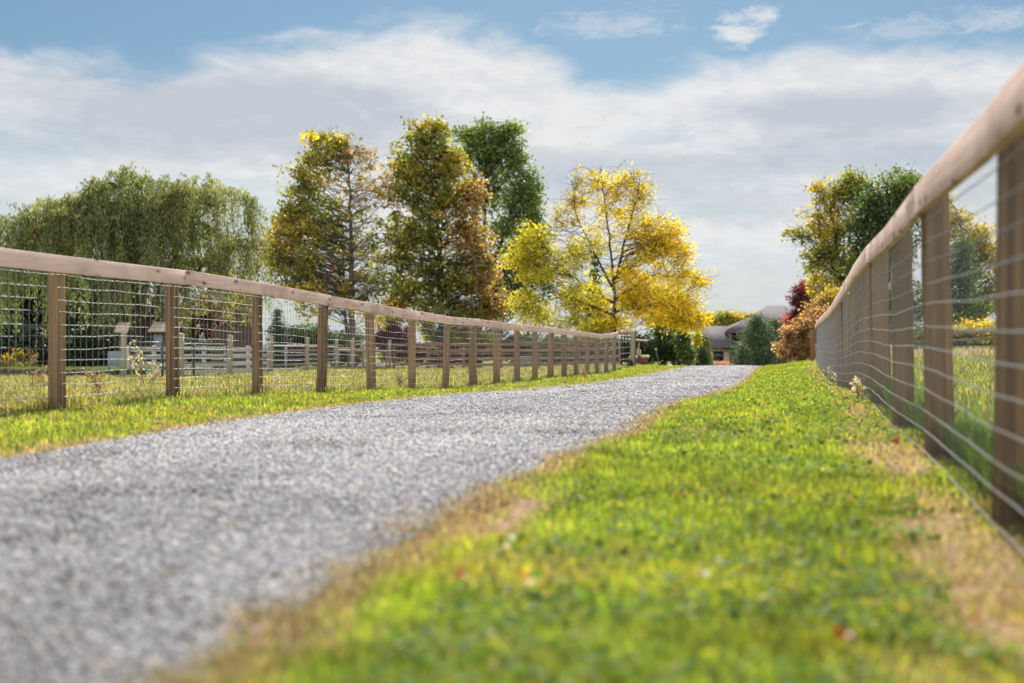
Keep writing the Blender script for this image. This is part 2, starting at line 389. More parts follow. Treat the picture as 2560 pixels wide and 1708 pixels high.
def vn(X, Y, s, seed=0):
    """cheap smooth 2-d value noise in 0..1"""
    rs = np.random.default_rng(seed); T = rs.random((64, 64))
    x = np.asarray(X) * s; y = np.asarray(Y) * s; xi = np.floor(x).astype(int); yi = np.floor(y).astype(int)
    fx = smooth(x - xi); fy = smooth(y - yi)
    g = lambda a, b: T[a % 64, b % 64]
    return (g(xi, yi) * (1 - fx) + g(xi + 1, yi) * fx) * (1 - fy) + (g(xi, yi + 1) * (1 - fx) + g(xi + 1, yi + 1) * fx) * fy

def dry_amount(X, Y):
    """how dead and brown the turf is: along the gravel, along the right fence, in patches"""
    rl, rr, xr = road_l(Y), road_r(Y), XR(Y)
    wob = (vn(X, Y, 1.6, 5) - .5) * .5 + (vn(X, Y, 5, 6) - .5) * .22
    e = np.minimum(np.where(X > rr - .4, np.maximum(X - rr, 0), 9), np.where(X < rl + .4, np.maximum(rl - X, 0), 9))
    a = 1 - smooth((e + wob * .6) / .27)
    f = np.abs(X - (xr - .22)); b = .88 * (1 - smooth((f + wob * .5) / .25)) * (vn(X, Y, .9, 8) * .3 + .78)
    p = smooth((vn(X, Y, .8, 9) * .6 + vn(X, Y, 2.7, 10) * .4 - .60) / .22) * .5
    return np.clip(np.maximum(np.maximum(a, b), p), 0, 1)

def make_ground():
    ys = [-8.0]
    while ys[-1] < 900: ys.append(ys[-1] + max(.14, .022 * abs(ys[-1]) + .06))
    ys = np.array(ys)
    inner = np.arange(-4.0, 8.0, .11)
    outl = -4 - np.cumsum(.16 * 1.07 ** np.arange(90)); outr = 8 + np.cumsum(.16 * 1.07 ** np.arange(90))
    us = np.concatenate([outl[::-1], inner, outr])
    U, Y = np.meshgrid(us, ys); X = U + np.clip(XL(Y), -7, 20) + .0
    Z = ground(X, Y)
    inroad = (X > road_l(Y) + .3) & (X < road_r(Y) - .3) & (Y < 97)
    Z = Z - np.where(inroad, .02, 0)
    V = np.stack([X, Y, Z], -1).reshape(-1, 3)
    nr, nc = U.shape; i = np.arange(nr * nc).reshape(nr, nc)
    q = np.stack([i[:-1, :-1], i[:-1, 1:], i[1:, 1:], i[1:, :-1]], -1).reshape(-1, 4)
    dry = dry_amount(X, Y).reshape(-1)
    C = np.stack([dry, np.zeros_like(dry), np.zeros_like(dry)], -1)
    m, t = new_mat('turf_soil'); tc = t.n('ShaderNodeTexCoord')
    at = t.n('ShaderNodeAttribute', attribute_name='tint'); sx = t.n('ShaderNodeSeparateColor'); t.l(at.outputs['Color'], sx.inputs[0])
    n1 = t.noise(tc.outputs['Object'], 1.2, 6, .6); n2 = t.noise(tc.outputs['Object'], 24, 5, .65); n3 = t.noise(tc.outputs['Object'], 90, 3, .6)
    gcol = t.ramp(n2, [(.3, (.07, .10, .018)), (.5, (.15, .18, .03)), (.72, (.26, .24, .065))])
    gcol = t.mix(t.sstep(n1, .45, .7), gcol, (.17, .155, .05))
    dcol = t.ramp(n2, [(.28, (.13, .08, .05)), (.52, (.31, .205, .13)), (.75, (.46, .34, .22))])
    c = t.mix(t.sstep(t.math('ADD', sx.outputs[0], t.math('MULTIPLY', t.math('SUBTRACT', n2, .5), .7)), .25, .7), gcol, dcol)
    principled(t, c, .95, .1, n3, .6, 0, .03)
    o = np_obj('ground', V, [q], m, None, C, True); tag(o, kind='structure')
make_ground()

def make_road():
    ys = [-6.0]
    while ys[-1] < 99: ys.append(ys[-1] + max(.07, .012 * abs(ys[-1]) + .03))
    ys = np.array(ys); k = np.linspace(0, 1, 46)
    K, Y = np.meshgrid(k, ys)
    jl = (vn(ys * 0, ys, 2.4, 21) - .5) * .22 + (vn(ys * 0, ys, 9, 22) - .5) * .10
    jr = (vn(ys * 0, ys, 2.1, 23) - .5) * .24 + (vn(ys * 0, ys, 8, 24) - .5) * .12
    rl, rr = road_l(ys) + jl, road_r(ys) + jr
    X = rl[:, None] + (rr - rl)[:, None] * K
    Z = ground(X, Y) + .016 * np.minimum(1, np.minimum(K, 1 - K) * 18) - .003
    V = np.stack([X, Y, Z], -1).reshape(-1, 3)
    nr, nc = K.shape; i = np.arange(nr * nc).reshape(nr, nc)
    q = np.stack([i[:-1, :-1], i[:-1, 1:], i[1:, 1:], i[1:, :-1]], -1).reshape(-1, 4)
    C = np.stack([K.ravel(), 0 * K.ravel(), 0 * K.ravel()], -1)
    m, t = new_mat('crushed_limestone'); tc = t.n('ShaderNodeTexCoord')
    v1 = t.n('ShaderNodeTexVoronoi'); v1.inputs['Scale'].default_value = 48; t.l(tc.outputs['Object'], v1.inputs['Vector'])
    sc = t.n('ShaderNodeSeparateColor'); t.l(v1.outputs['Color'], sc.inputs[0])
    n1 = t.noise(tc.outputs['Object'], 1.1, 5, .6); n2 = t.noise(tc.outputs['Object'], 9, 4, .6)
    c = t.ramp(sc.outputs[0], [(0.0, (.23, .233, .26)), (.35, (.31, .313, .34)), (.7, (.39, .39, .415)), (1.0, (.48, .476, .49))])
    c = t.mix(t.math('MULTIPLY', t.sstep(sc.outputs[1], .86, .95), .5), c, (.40, .33, .25))
    c = t.mix(t.math('MULTIPLY', t.sstep(v1.outputs['Distance'], .45, .85), .75), c, (.15, .152, .168))
    c = t.mix(t.math('MULTIPLY', t.sstep(n1, .48, .66), .3), c, (.24, .24, .26))
    h = t.math('ADD', t.math('MULTIPLY', t.math('SUBTRACT', 1.0, v1.outputs['Distance']), 1.0), t.math('MULTIPLY', n2, .4))
    c = t.mix(1.0, c, (.95, .94, 1.0), 'MULTIPLY')
    principled(t, c, .85, .25, h, .8, 0, .02)
    o = np_obj('gravel_drive', V, [q], m, None, C, True); tag(o, kind='structure')
make_road()

# ------------------------------------------------------------------ gravel stones (loose)
M_STONE = leaf_mat('limestone_chip', 0.0, .03, .5, (1, 1, 1))
def make_stones():
    rg = np.random.default_rng(11)
    Vs, Cs = [], []
    for n, y0, y1, s0, s1, pw in ((84000, 1.9, 11, .006, .0135, .55), (60000, 5, 24, .009, .019, .8), (36000, 16, 62, .016, .033, 1.0)):
        Y = y0 + (y1 - y0) * rg.random(n) ** (1 / pw if pw > 1 else 1.0)
        if pw < 1: Y = y0 * (y1 / y0) ** rg.random(n)
        rl, rr = road_l(Y), road_r(Y)
        k = rg.random(n) * 1.02 - .01
        X = rl + (rr - rl) * k
        ok = (X > -Y * .40 - .4) & (rg.random(n) < smooth((Y - y0) / (.8 * y0) + (2 if y0 < 2 else 0)) * .92 + .08)
        X, Y = X[ok], Y[ok]; n = len(X)
        s = s0 + (s1 - s0) * rg.random(n) ** 2
        base = np.array([[1, 0, 0], [0, 1, 0], [-1, 0, 0], [0, -1, 0], [0, 0, 1], [0, 0, -1.0]])
        J = base[None] * (.65 + .6 * rg.random((n, 6, 1))) + .38 * (rg.random((n, 6, 3)) - .5)
        J[:, :, 2] *= .75
        a = rg.random(n) * 6.28; ca, sa = np.cos(a), np.sin(a)
        Jx = J[:, :, 0] * ca[:, None] - J[:, :, 1] * sa[:, None]; Jy = J[:, :, 0] * sa[:, None] + J[:, :, 1] * ca[:, None]
        J = np.stack([Jx, Jy, J[:, :, 2]], -1) * s[:, None, None]
        Pn = np.stack([X, Y, ground(X, Y) + .012 + s * .25], -1)
        Vs.append((J + Pn[:, None]).reshape(-1, 3))
        patch = vn(X, Y, .9, 31) * .6 + vn(X, Y, 3.1, 32) * .4
        trk = np.exp(-((k[ok] - .26) / .09) ** 2) + np.exp(-((k[ok] - .72) / .09) ** 2)
        lum = (.195 + .30 * rg.random(n) ** 1.3) * (.93 + .17 * trk) - .10 * smooth((patch - .5) / .25)
        lum = np.clip(lum, .06, .60)
        c = lum[:, None] * np.array([.95, .955, 1.035])
        warm = rg.random(n) < .09
        c[warm] = lum[warm][:, None] * np.array([1.15, 1.0, .82])
        Cs.append(np.repeat(c, 6, 0))
    V = np.vstack(Vs); C = np.vstack(Cs); n = len(V) // 6
    f = np.array([[0, 1, 4], [1, 2, 4], [2, 3, 4], [3, 0, 4], [1, 0, 5], [2, 1, 5], [3, 2, 5], [0, 3, 5]])
    Fc = (np.arange(n)[:, None, None] * 6 + f[None]).reshape(-1, 3)
    o = np_obj('gravel', V, [Fc], M_STONE, None, C); tag(o, 'loose blue-grey crushed stone covering the farm lane', 'gravel', kind='stuff')
make_stones()

# ------------------------------------------------------------------ grass
def blades(name, X, Y, h, w, C, label, lean=.45, seed=1, mat=None):
    rg = np.random.default_rng(seed); n = len(X)
    B = np.stack([X, Y, ground(X, Y) - .004], -1)
    a = rg.random(n) * 6.283; d = np.stack([np.cos(a), np.sin(a), 0 * a], -1)
    s = np.stack([-np.sin(a), np.cos(a), 0 * a], -1)
    L = (lean * (.3 + 1.2 * rg.random(n)))[:, None] * h[:, None]
    up = np.array([0, 0, 1.0])
    mid = B + up * (h * .6)[:, None] + d * L * .35
    tip = B + up * (h * (.95 - .25 * rg.random(n)))[:, None] + d * L
    W = s * (w / 2)[:, None]
    V = np.stack([B - W, B + W, mid + W * .8, mid - W * .8, tip], 1).reshape(-1, 3)
    i = np.arange(n)[:, None] * 5
    Cv = np.repeat(C, 5, 0).reshape(n, 5, 3); Cv[:, 4] *= 1.08
    o = np_obj(name, V, [i + np.array([[0, 1, 2, 3]]), i + np.array([[3, 2, 4]])], mat or GRASS, None, Cv.reshape(-1, 3))
    return tag(o, label, 'grass', kind='stuff')

def mixpal(rg, n, pal, wts, jit=.22):
    pal = np.array(pal); k = rg.choice(len(pal), n, p=np.array(wts) / sum(wts))
    c = pal[k] * (1 + jit * (rg.random((n, 1)) - .5) * 2) * (1 + .12 * (rg.random((n, 3)) - .5))
    return np.clip(c, .002, .9)

GREEN = [(.185, .275, .028), (.265, .335, .034), (.36, .37, .05), (.09, .165, .02)]
DRYC = [(.36, .25, .14), (.46, .36, .21), (.27, .165, .10), (.38, .33, .16)]
def grass_zone(name, label, n, y0, y1, xa, xb, h0, h1, w0, wk, seed, dryk=1.0, drybase=0.0, pw=1.0, lean=.45, tall=None, pal=GREEN, gw=(4, 4, 2.2, 2)):
    rg = np.random.default_rng(seed)
    Y = y0 * (y1 / y0) ** (rg.random(n) ** pw)
    lo, hi = xa(Y), xb(Y)
    X = lo + (hi - lo) * rg.random(n)
    # keep to what the lens can see, with a margin
    ok = np.abs(X) < Y * .40 + 1.2
    X, Y = X[ok], Y[ok]
    dr = np.clip(dry_amount(X, Y) * dryk + drybase * (.6 + .8 * vn(X, Y, 1.3, seed + 3)), 0, 1)
    clump = vn(X, Y, 5.5, seed + 1) * .6 + vn(X, Y, 1.7, seed + 2) * .4
    keep = rg.random(len(X)) < (1 - .32 * smooth((dr - .4) / .5)) * (.55 + .7 * clump)
    X, Y, dr, clump = X[keep], Y[keep], dr[keep], clump[keep]; n = len(X)
    h = (h0 + (h1 - h0) * rg.random(n)) * (.35 + 1.3 * clump) * (1 - .45 * dr)
    w = (w0 + wk * Y) * (.7 + .6 * rg.random(n))
    c = mixpal(rg, n, pal, gw); d = mixpal(rg, n, DRYC, (3, 3, 2, 2))
    c *= (.34 + .55 * vn(X, Y, 2.2, seed + 5) + .78 * vn(X, Y, 10.0, seed + 7))[:, None]
    yel = smooth((vn(X, Y, 1.1, seed + 6) - .45) / .3)[:, None] * .55
    c = c * (1 - yel) + c * np.array([1.38, 1.10, .9]) * yel
    isdry = (rg.random(n) < dr * .9)[:, None]
    c = np.where(isdry, d, c)
    return blades(name, X, Y, h, w, c, label, lean, seed + 9)

grass_zone('grass', 'bright yellow-green mown turf between the gravel and the right fence', 120000, 1.75, 13, lambda Y: road_r(Y) - .02, lambda Y: XR(Y) + .05, .025, .06, .0032, .00035, 41)
grass_zone('grass', 'sunlit turf strip along the far part of the right fence', 70000, 13, 66, lambda Y: road_r(Y) - .02, lambda Y: XR(Y) + .1, .035, .07, .004, .0005, 42)
grass_zone('grass', 'mown green verge between the gravel and the left fence', 90000, 6, 66, lambda Y: XL(Y) - .1, lambda Y: road_l(Y) + .02, .03, .075, .004, .00045, 43, 1.0, .13)
PASTG = [(.20, .25, .04), (.27, .28, .075), (.34, .31, .13), (.12, .165, .04)]
grass_zone('grass', 'shaggy dull green pasture behind the left fence with straw coloured stems', 130000, 9.5, 82, lambda Y: np.minimum(XL(Y) - .1, -Y * .38 + 0 * Y), lambda Y: XL(Y) - .05, .05, .17, .004, .00042, 44, .6, .26, .85, .6, pal=PASTG)
grass_zone('grass', 'taller lush grass beyond the right fence', 90000, 3.2, 70, lambda Y: XR(Y) + .03, lambda Y: XR(Y) + 2 + Y * .32, .06, .17, .005, .00045, 45, .5, .2, 1.0, .6, pal=[(.13, .20, .03), (.20, .265, .04), (.28, .29, .06), (.08, .14, .022)])
def field_weeds():
    rg = np.random.default_rng(75); n = 9000; Y = 52 + 9 * rg.random(n); X = XR(Y) + .3 + 12 * rg.random(n)
    ok = rg.random(n) < .2 + vn(X, Y, .9, 76); X, Y = X[ok], Y[ok]; n = len(X)
    blades('grass', X, Y, .15 + .4 * rg.random(n), .03 + 0 * Y, mixpal(rg, n, [(.34, .27, .17), (.42, .36, .26), (.22, .22, .09)], (2, 2, 1)), 'dry straw coloured weeds before the grey three rail fence', .5, 77)
field_weeds()
def right_fringe():
    rg = np.random.default_rng(71); n = 9000
    Y = 2.4 * (30 / 2.4) ** rg.random(n); X = XR(Y) + .02 + .28 * rg.random(n) ** 1.5
    ok = rg.random(n) < .25 + vn(X, Y, 1.4, 72); X, Y = X[ok], Y[ok]; n = len(X)
    blades('grass', X, Y, .10 + .22 * rg.random(n), .006 + .004 * rg.random(n) + .0003 * Y, mixpal(rg, n, [(.06, .13, .02), (.11, .19, .025), (.16, .21, .03)], (3, 3, 1.5)), 'dark unmown grass tufts at the foot of the right fence', .55, 73)
right_fringe()
def post_tufts():
    rg = np.random.default_rng(91); X, Y = [], []
    for k in range(18):
        y = 11.85 + 2.24 * (k - 1); n = int(60 + 120 * rg.random()); a = rg.random(n) * 6.283; q = .06 + .13 * rg.random(n) ** .7
        X.append(float(XL(y)) + q * np.cos(a)); Y.append(y + q * np.sin(a))
    X = np.concatenate(X); Y = np.concatenate(Y); n = len(X)
    blades('grass', X, Y, .05 + .12 * rg.random(n), .004 + .0004 * Y, mixpal(rg, n, [(.20, .25, .04), (.30, .29, .07), (.36, .31, .14), (.12, .17, .03)], (3, 2, 2, 2)), 'uncut grass tufts round the feet of the left fence posts', .6, 92)
post_tufts()
def edge_fringe():
    rg = np.random.default_rng(81); n = 32000
    Y = 1.8 * (60 / 1.8) ** rg.random(n); right = rg.random(n) < .6
    d = rg.normal(size=n) * .055 + .045 + (vn(Y * 0, Y, 3.1, 82) - .5) * .12
    X = np.where(right, road_r(Y) + d, road_l(Y) - d)
    ok = (np.abs(X) < Y * .4 + 1) & (rg.random(n) < .35 + .8 * vn(X, Y, 6, 83)); X, Y = X[ok], Y[ok]; n = len(X)
    blades('grass', X, Y, .02 + .045 * rg.random(n) * (.4 + vn(X, Y, 4, 84)), .0035 + .0005 * Y, mixpal(rg, n, [(.33, .235, .155), (.42, .32, .215), (.26, .18, .12), (.24, .26, .06)], (4, 3, 2.5, 2.2)), 'dead brown grass fringe along both edges of the gravel', .9, 85)
edge_fringe()
def clover():
    """broad-leaved plants and small fallen leaves lying in the turf"""
    rg = np.random.default_rng(61); n = 52000
    Y = 1.8 * (40 / 1.8) ** rg.random(n)
    side = rg.random(n) < .72
    X = np.where(side, road_r(Y) + .3 + (XR(Y) - road_r(Y) - .4) * rg.random(n), XL(Y) + (road_l(Y) - XL(Y) - .15) * rg.random(n))
    ok = (vn(X, Y, 2.6, 62) > .42) & (rg.random(n) < .25 + vn(X, Y, 7, 63)) & (dry_amount(X, Y) < .75) & (np.abs(X) < Y * .4 + 1); X, Y = X[ok], Y[ok]; n = len(X)
    p = np.stack([X, Y, ground(X, Y) + .012 + .035 * rg.random(n)], -1)
    a = rg.normal(size=(n, 3)); a[:, 2] *= .35; a /= np.linalg.norm(a, axis=1, keepdims=True)
    b = np.cross(a, rg.normal(size=(n, 3)) * .35 + np.array([0, 0, 1])); b /= np.linalg.norm(b, axis=1, keepdims=True)
    s = (.006 + .010 * rg.random(n) ** 1.5 + .0004 * Y)[:, None]
    V = np.stack([p - a * s, p + b * s * .8, p + a * s, p - b * s * .8], 1).reshape(-1, 3)
    c = mixpal(rg, n, [(.10, .20, .03), (.17, .26, .04), (.30, .31, .06), (.46, .44, .32), (.36, .15, .06), (.05, .10, .018)], (5, 5, 2.5, .45, .15, 3))
    o = np_obj('ground_cover', V, [np.arange(n * 4).reshape(-1, 4)], BROAD, None, np.repeat(c, 4, 0))
    tag(o, 'clover and broad leaved weeds growing in the mown turf', 'weeds', kind='stuff')
clover()

# ------------------------------------------------------------------ the two wire and rail fences
H = 1.30
def post_mesh(p, r, h, name, mat, parent, seed, sides=18, sink=.12):
    rg = np.random.default_rng(seed); m = MB(); hs = [-sink, h * .33, h * .66, h - .012, h]
    pts = np.array([[0, 0, z] for z in hs]) + np.column_stack([rg.normal(size=5) * .003, rg.normal(size=5) * .003, np.zeros(5)])
    m.tube(pts, np.array([1.03, 1.0, .99, .985, .93]) * r, sides)
    o = m.build(name, mat, parent, smooth=False); o.location = p; o.rotation_euler = (rg.normal() * .014, rg.normal() * .014, rg.random() * 6.28)
    for po in o.data.polygons: po.use_smooth = len(po.vertices) == 4
    return o

def wire_fence(name, label, posts, side, seed, joint_every=2, rail_from=None, rad=.071, pm=None):
    """posts: (n,3) ground points; side = +1 if the lane is to the right (+x)"""
    root = empty(name, tuple(posts[len(posts) // 2]), label, 'fence')
    O = np.array(root.location); rg = np.random.default_rng(seed)
    pts = posts - O
    D = np.gradient(pts, axis=0); D[:, 2] = 0; D /= np.linalg.norm(D, axis=1, keepdims=True)
    N = np.stack([D[:, 1], -D[:, 0], 0 * D[:, 0]], -1) * side
    for i, p in enumerate(pts):
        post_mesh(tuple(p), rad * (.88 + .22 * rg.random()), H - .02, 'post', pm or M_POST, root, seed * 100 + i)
    # wire mesh, one roll: on the lane side of the posts
    wp = pts + N * (rad + .006)
    m = MB(); rows = 12
    def along(k):  # fractional post index
        i = np.clip(np.floor(k).astype(int), 0, len(wp) - 2); f = (k - i)[:, None]
        return wp[i] * (1 - f) + wp[i + 1] * f
    kk = np.linspace(0, len(wp) - 1, (len(wp) - 1) * 5 + 1)
    base = along(kk)
    for r in range(rows):
        z = .03 + .1 * r + rg.normal() * .003
        wav = rg.normal(size=len(kk)) * (.005 if side > 0 else .0028)
        q = base + np.array([0, 0, 1.0]) * (z + wav)[:, None]
        m.tube(q, .0022 if side > 0 else .0029, 3, False)
    L = np.linalg.norm(np.diff(wp[:, :2], axis=0), axis=1)
    for i in range(len(wp) - 1):
        nv = max(1, int(round(L[i] / .1025)))
        for j in range(nv):
            f = (j + .5) / nv; b = wp[i] * (1 - f) + wp[i + 1] * f
            dx = rg.normal(size=4) * .004
            q = np.array([b + D[i] * dx[k] + np.array([0, 0, z]) for k, z in enumerate((.02, .4, .8, 1.19))])
            m.tube(q, .0021 if side > 0 else .0011, 3, False)
    m.build('wire_mesh', M_WIRE, root)
    # top rail boards
    rp = pts + N * (rad + .012)
    top = rp + np.array([0, 0, H])
    idx = list(range(rail_from or 0, len(pts) - 1, joint_every))
    if rail_from: idx = [0] + idx
    for a, i in enumerate(idx):
        j = idx[a + 1] if a + 1 < len(idx) else len(pts) - 1
        seg = top[i:j + 1].copy(); g = .004
        if len(seg) < 2: continue
        ext = lambda s0, s1, e: s1 + (s0 - s1) * (1 + e / np.linalg.norm(s0 - s1))
        seg[0] = seg[0] + D[i] * (.03 + g if i else -.09) + N[i] * rg.random() * .004 ; seg[-1] = seg[-1] + D[j] * (.03 - g if j < len(pts) - 1 else .09)
        # local frame so the grain runs along the board
        o0 = seg[0]; dirv = seg[-1] - seg[0]; yaw = math.atan2(dirv[1], dirv[0])
        sub = []
        for k in range(len(seg) - 1):
            for f in np.linspace(0, 1, 5)[: (5 if k == len(seg) - 2 else 4)]: sub.append(seg[k] * (1 - f) + seg[k + 1] * f)
        sub = np.array(sub) - o0; ca, sa = math.cos(-yaw), math.sin(-yaw)
        lx = sub[:, 0] * ca - sub[:, 1] * sa; ly = sub[:, 0] * sa + sub[:, 1] * ca; lz = sub[:, 2]
        nl = np.array([0, -1.0, 0]) * side       # lane side in the board's frame
        t, hh = .038, .141; dz = rg.normal() * .005
        prof = [(0, 0), (t, 0), (t, -hh), (0, -hh)]
        V = []
        for x, y, z in zip(lx, ly, lz):
            for pt, pz in prof: V.append((x, y + nl[1] * pt, z + pz + dz))
        n = len(lx); fs = [(0, 1, 2, 3), tuple((n - 1) * 4 + k for k in (3, 2, 1, 0))]
        for s_ in range(n - 1):
            for k in range(4):
                k2 = (k + 1) % 4; fs.append((s_ * 4 + k, (s_ + 1) * 4 + k, (s_ + 1) * 4 + k2, s_ * 4 + k2))
        mb = MB().add(V, fs); b = mb.build('rail', M_RAIL, root, bevel=.004)
        b.location = o0; b.rotation_euler = (0, 0, yaw)
    return root

def fix_normals(o):
    import bmesh
    bm = bmesh.new(); bm.from_mesh(o.data); bmesh.ops.recalc_face_normals(bm, faces=bm.faces); bm.to_mesh(o.data); bm.free()

PL = [(142, 390), (429, 329), (638, 283), (801, 250), (933, 225), (1034, 201), (1115, 185), (1186, 170), (1246, 157), (1299, 144), (1342, 135), (1380, 127), (1411, 120), (1442.5, 114.6), (1471, 109), (1495, 103), (1515, 98), (1536, 93)]
yl = 9.62 + 2.235 * np.arange(-1, 18) + 2.235; yl = 11.85 + 2.24 * np.arange(-2, 18)
left_posts = np.array([G3(float(XL(y)), y) for y in yl])
yr = np.array([2.20, 4.55] + [6.84 + 2.36 * k for k in range(0, 20)] + [53.4])
right_posts = np.array([G3(float(XR(y)), y) for y in yr])
wire_fence('wire_fence', 'long wire mesh fence with pale top rail on the left of the lane', left_posts, +1, 5, 2, 1)
wire_fence('wire_fence', 'close wire mesh fence rising out of the right edge of the photo', right_posts, -1, 6, 2, pm=M_POSTSHADE)

# ------------------------------------------------------------------ gate at the far end of the left fence
def tube_gate(name, label, A, B, z0, z1, nbars, mat, r=.02, verticals=(), bars=None, group=None, rounded=True, wheel=False):
    A = np.array(A, float); B = np.array(B, float); root = empty(name, tuple(A), label, 'gate', group)
    b = B - A; L = np.linalg.norm(b[:2]); fr = MB(); d = .14 if rounded else .01
    u = b / L
    pt = lambda s, z: u * s + np.array([0, 0, z])
    ring = [pt(0, z0), pt(0, z1 - d), pt(d * .3, z1 - d * .3), pt(d, z1), pt(L - d, z1), pt(L - d * .3, z1 - d * .3), pt(L, z1 - d), pt(L, z0)]
    fr.tube(ring, r * 1.15, 8); fr.tube([pt(0, z0 + .02), pt(L, z0 + .02)], r, 8)
    fr.build('frame', mat, root, True)
    zs = np.linspace(z0, z1, nbars + 2)[1:-1]
    for z in zs: MB().tube([pt(r, z), pt(L - r, z)], r * .9, 8).build('bar', mat, root, True)
    for s in verticals: MB().tube([pt(s * L, z0), pt(s * L, z1)], r * 1.9, 8).build('brace', mat, root, True)
    if wheel:
        w = MB(); c = pt(L * .93, .13)
        w.tube([c + np.array([0, -.04, 0]), c + np.array([0, .04, 0])], .13, 14); w.build('wheel', M_BLACK, root)
    return root
ga = G3(float(XL(50.9)) + .05, 50.9); gb = G3(4.58, 55.0)
gt = tube_gate('tube_gate', 'green-grey tube gate with six bars at far end of the left wire fence', ga, gb, .10, 1.18, 4, M_TUBEGREEN, .022, (), wheel=True)
for s in (.25, .5, .72):
    bb = gb - ga; MB().tube([bb * s + np.array([0, .03, .1]), bb * s + np.array([0, .03, 1.16])], .028, 8).build('upright', M_BLACK, gt, True)
gp = empty('gate_post', tuple(gb + np.array([.06, 0, 0])), 'thick grey gate post closing the left wire fence beside the golf cart', 'post')
post_mesh((0, 0, 0), .085, 1.34, 'shaft', M_GREYPOST, gp, 77)
MB().box((-.30, .0, 1.27), (.46, .05, .10)).build('rail_stub', M_BROWNBOARD, gp, bevel=.004)
MB().box((.125, .05, .64), (.055, .07, 1.33)).build('board', M_BROWNPOST, gp, bevel=.004)
er = right_posts[-1]
ep = empty('gate_post', tuple(er + np.array([-.14, .45, 0])), 'narrow red-brown post at the far end of the right wire fence', 'post')
MB().box((0, 0, .55), (.10, .10, 1.25)).build('shaft', M_BROWNPOST, ep, bevel=.006)
MB().box((.10, .02, .55), (.035, .05, 1.2)).build('board', M_BROWNBOARD, ep, bevel=.004)

# ------------------------------------------------------------------ paddock fences behind the left pasture
FP = [(309.6, 46.4), (454, 47.6), (575, 52.3), (677, 58.6), (768, 62.7), (841, 68.4), (881, 70), (974, 76)]
fpp = [G3((px - 1280) / F * Y, Y) for px, Y in FP]
desc = ['below the small pale roof, leftmost of the row', 'right of the coop between the two blue gates', 'at the right end of the rounded blue gate', 'between the grey board fence and the pipe gates', 'in front of the dark hedge, left of the pin oaks', 'just left of the double oak trunks', 'directly before the thicker oak trunk', 'where the red-brown board fence begins']
for i, p in enumerate(fpp):
    r = empty('fence_post', tuple(p), 'weathered round paddock post ' + desc[i], 'post', 'weathered paddock posts')
    post_mesh((0, 0, 0), .095 if i in (0, 1, 2, 3, 6, 7) else .08, 1.5, 'shaft', M_GREYPOST, r, 300 + i)
def onY(px, Y): return G3((px - 1280) / F * Y, Y)
tube_gate('paddock_gate', 'dark blue tube gate between the leftmost paddock posts, behind a tall dry weed', onY(325, 46.6), onY(407, 47.3), .06, 1.2, 4, M_TUBE, .021, (.985,))
tube_gate('paddock_gate', 'dark blue tube gate with a rounded top corner, right of the coop', onY(459, 47.8), onY(566, 51.9), .06, 1.15, 4, M_TUBE, .021, (.22,))
tube_gate('paddock_gate', 'pale blue-grey pipe gate in front of the dark rounded hedge', onY(683, 59.0), onY(835, 67.8), .12, 1.12, 4, M_TUBEGREY, .024, (.18,), rounded=False)
tube_gate('paddock_gate', 'red pipe gate behind the pale pipe gate before the hedge', onY(718, 66), onY(868, 74), .10, 1.2, 4, M_TUBERED, .022, (), rounded=False)
tube_gate('paddock_gate', 'red pipe gate between the thick oak trunk and the red-brown fence', onY(888, 70.5), onY(968, 75.4), .08, 1.25, 4, M_TUBERED, .022, (), rounded=False)
pp = empty('pipe_rail', tuple(onY(846, 72)), 'cream coloured horizontal pipe before the red gate', 'pipe')
o0 = onY(846, 72); b0 = onY(966, 77.5) - o0
MB().tube([np.array([0, 0, .98]), b0 + np.array([0, 0, .98])], .075, 10).build('pipe', M_CREAM, pp, True)
for s in (.0, .5, 1.0): MB().tube([b0 * s + np.array([0, .0, -.1]), b0 * s + np.array([0, 0, .95])], .05, 8).build('leg', M_GREYPOST, pp, True)

def board_fence(name, label, A, B, npost, ztops, bh, mat, pmat, ph, spost=.1, group=None, extra=()):
    A, B = np.array(A), np.array(B); root = empty(name, tuple(A), label, 'fence', group); b = B - A
    L = np.linalg.norm(b[:2]); yaw = math.atan2(b[1], b[0]); pit = math.atan2(b[2], L)
    for k in range(npost):
        p = b * (k / (npost - 1)); gz = float(ground(A[0] + p[0], A[1] + p[1])) - A[2]
        o = MB().box((0, 0, ph / 2 - .1), (spost, spost, ph + .2)).build('post', pmat, root, bevel=.006); o.location = (p[0], p[1], gz); o.rotation_euler = (0, 0, yaw)
    rg = np.random.default_rng(len(label))
    for z in ztops:
        for k in range(0, npost - 1, 2):
            k2 = min(npost - 1, k + 2); p0, p1 = b * (k / (npost - 1)), b * (k2 / (npost - 1))
            g0 = float(ground(A[0] + p0[0], A[1] + p0[1])) - A[2]; g1 = float(ground(A[0] + p1[0], A[1] + p1[1])) - A[2]
            ll = np.linalg.norm((p1 - p0)[:2])
            o = MB().box((ll / 2, 0, 0), (ll - .01, .03, bh)).build('board', mat, root, bevel=.003)
            off = np.array([math.sin(yaw), -math.cos(yaw), 0]) * (spost / 2 + .018)
            o.location = tuple(np.array([p0[0], p0[1], g0 + z + rg.normal() * .006]) + off); o.rotation_euler = (0, -math.atan2(g1 - g0, ll), yaw)
    for (s, zz) in extra: pass
    return root
board_fence('board_fence', 'pale grey board fence of four boards behind the dark blue gates', onY(318, 50.5), onY(672, 59.5), 7, (.98, .70, .40, .12), .17, M_GREYBOARD, M_GREYBOARD, 1.12, .12)
board_fence('board_fence', 'red-brown four board fence running across behind the left wire fence', onY(985, 75.5), onY(1552, 66.5), 7, (1.26, .92, .55, .24), .15, M_BROWNBOARD, M_BROWNPOST, 1.36, .13)
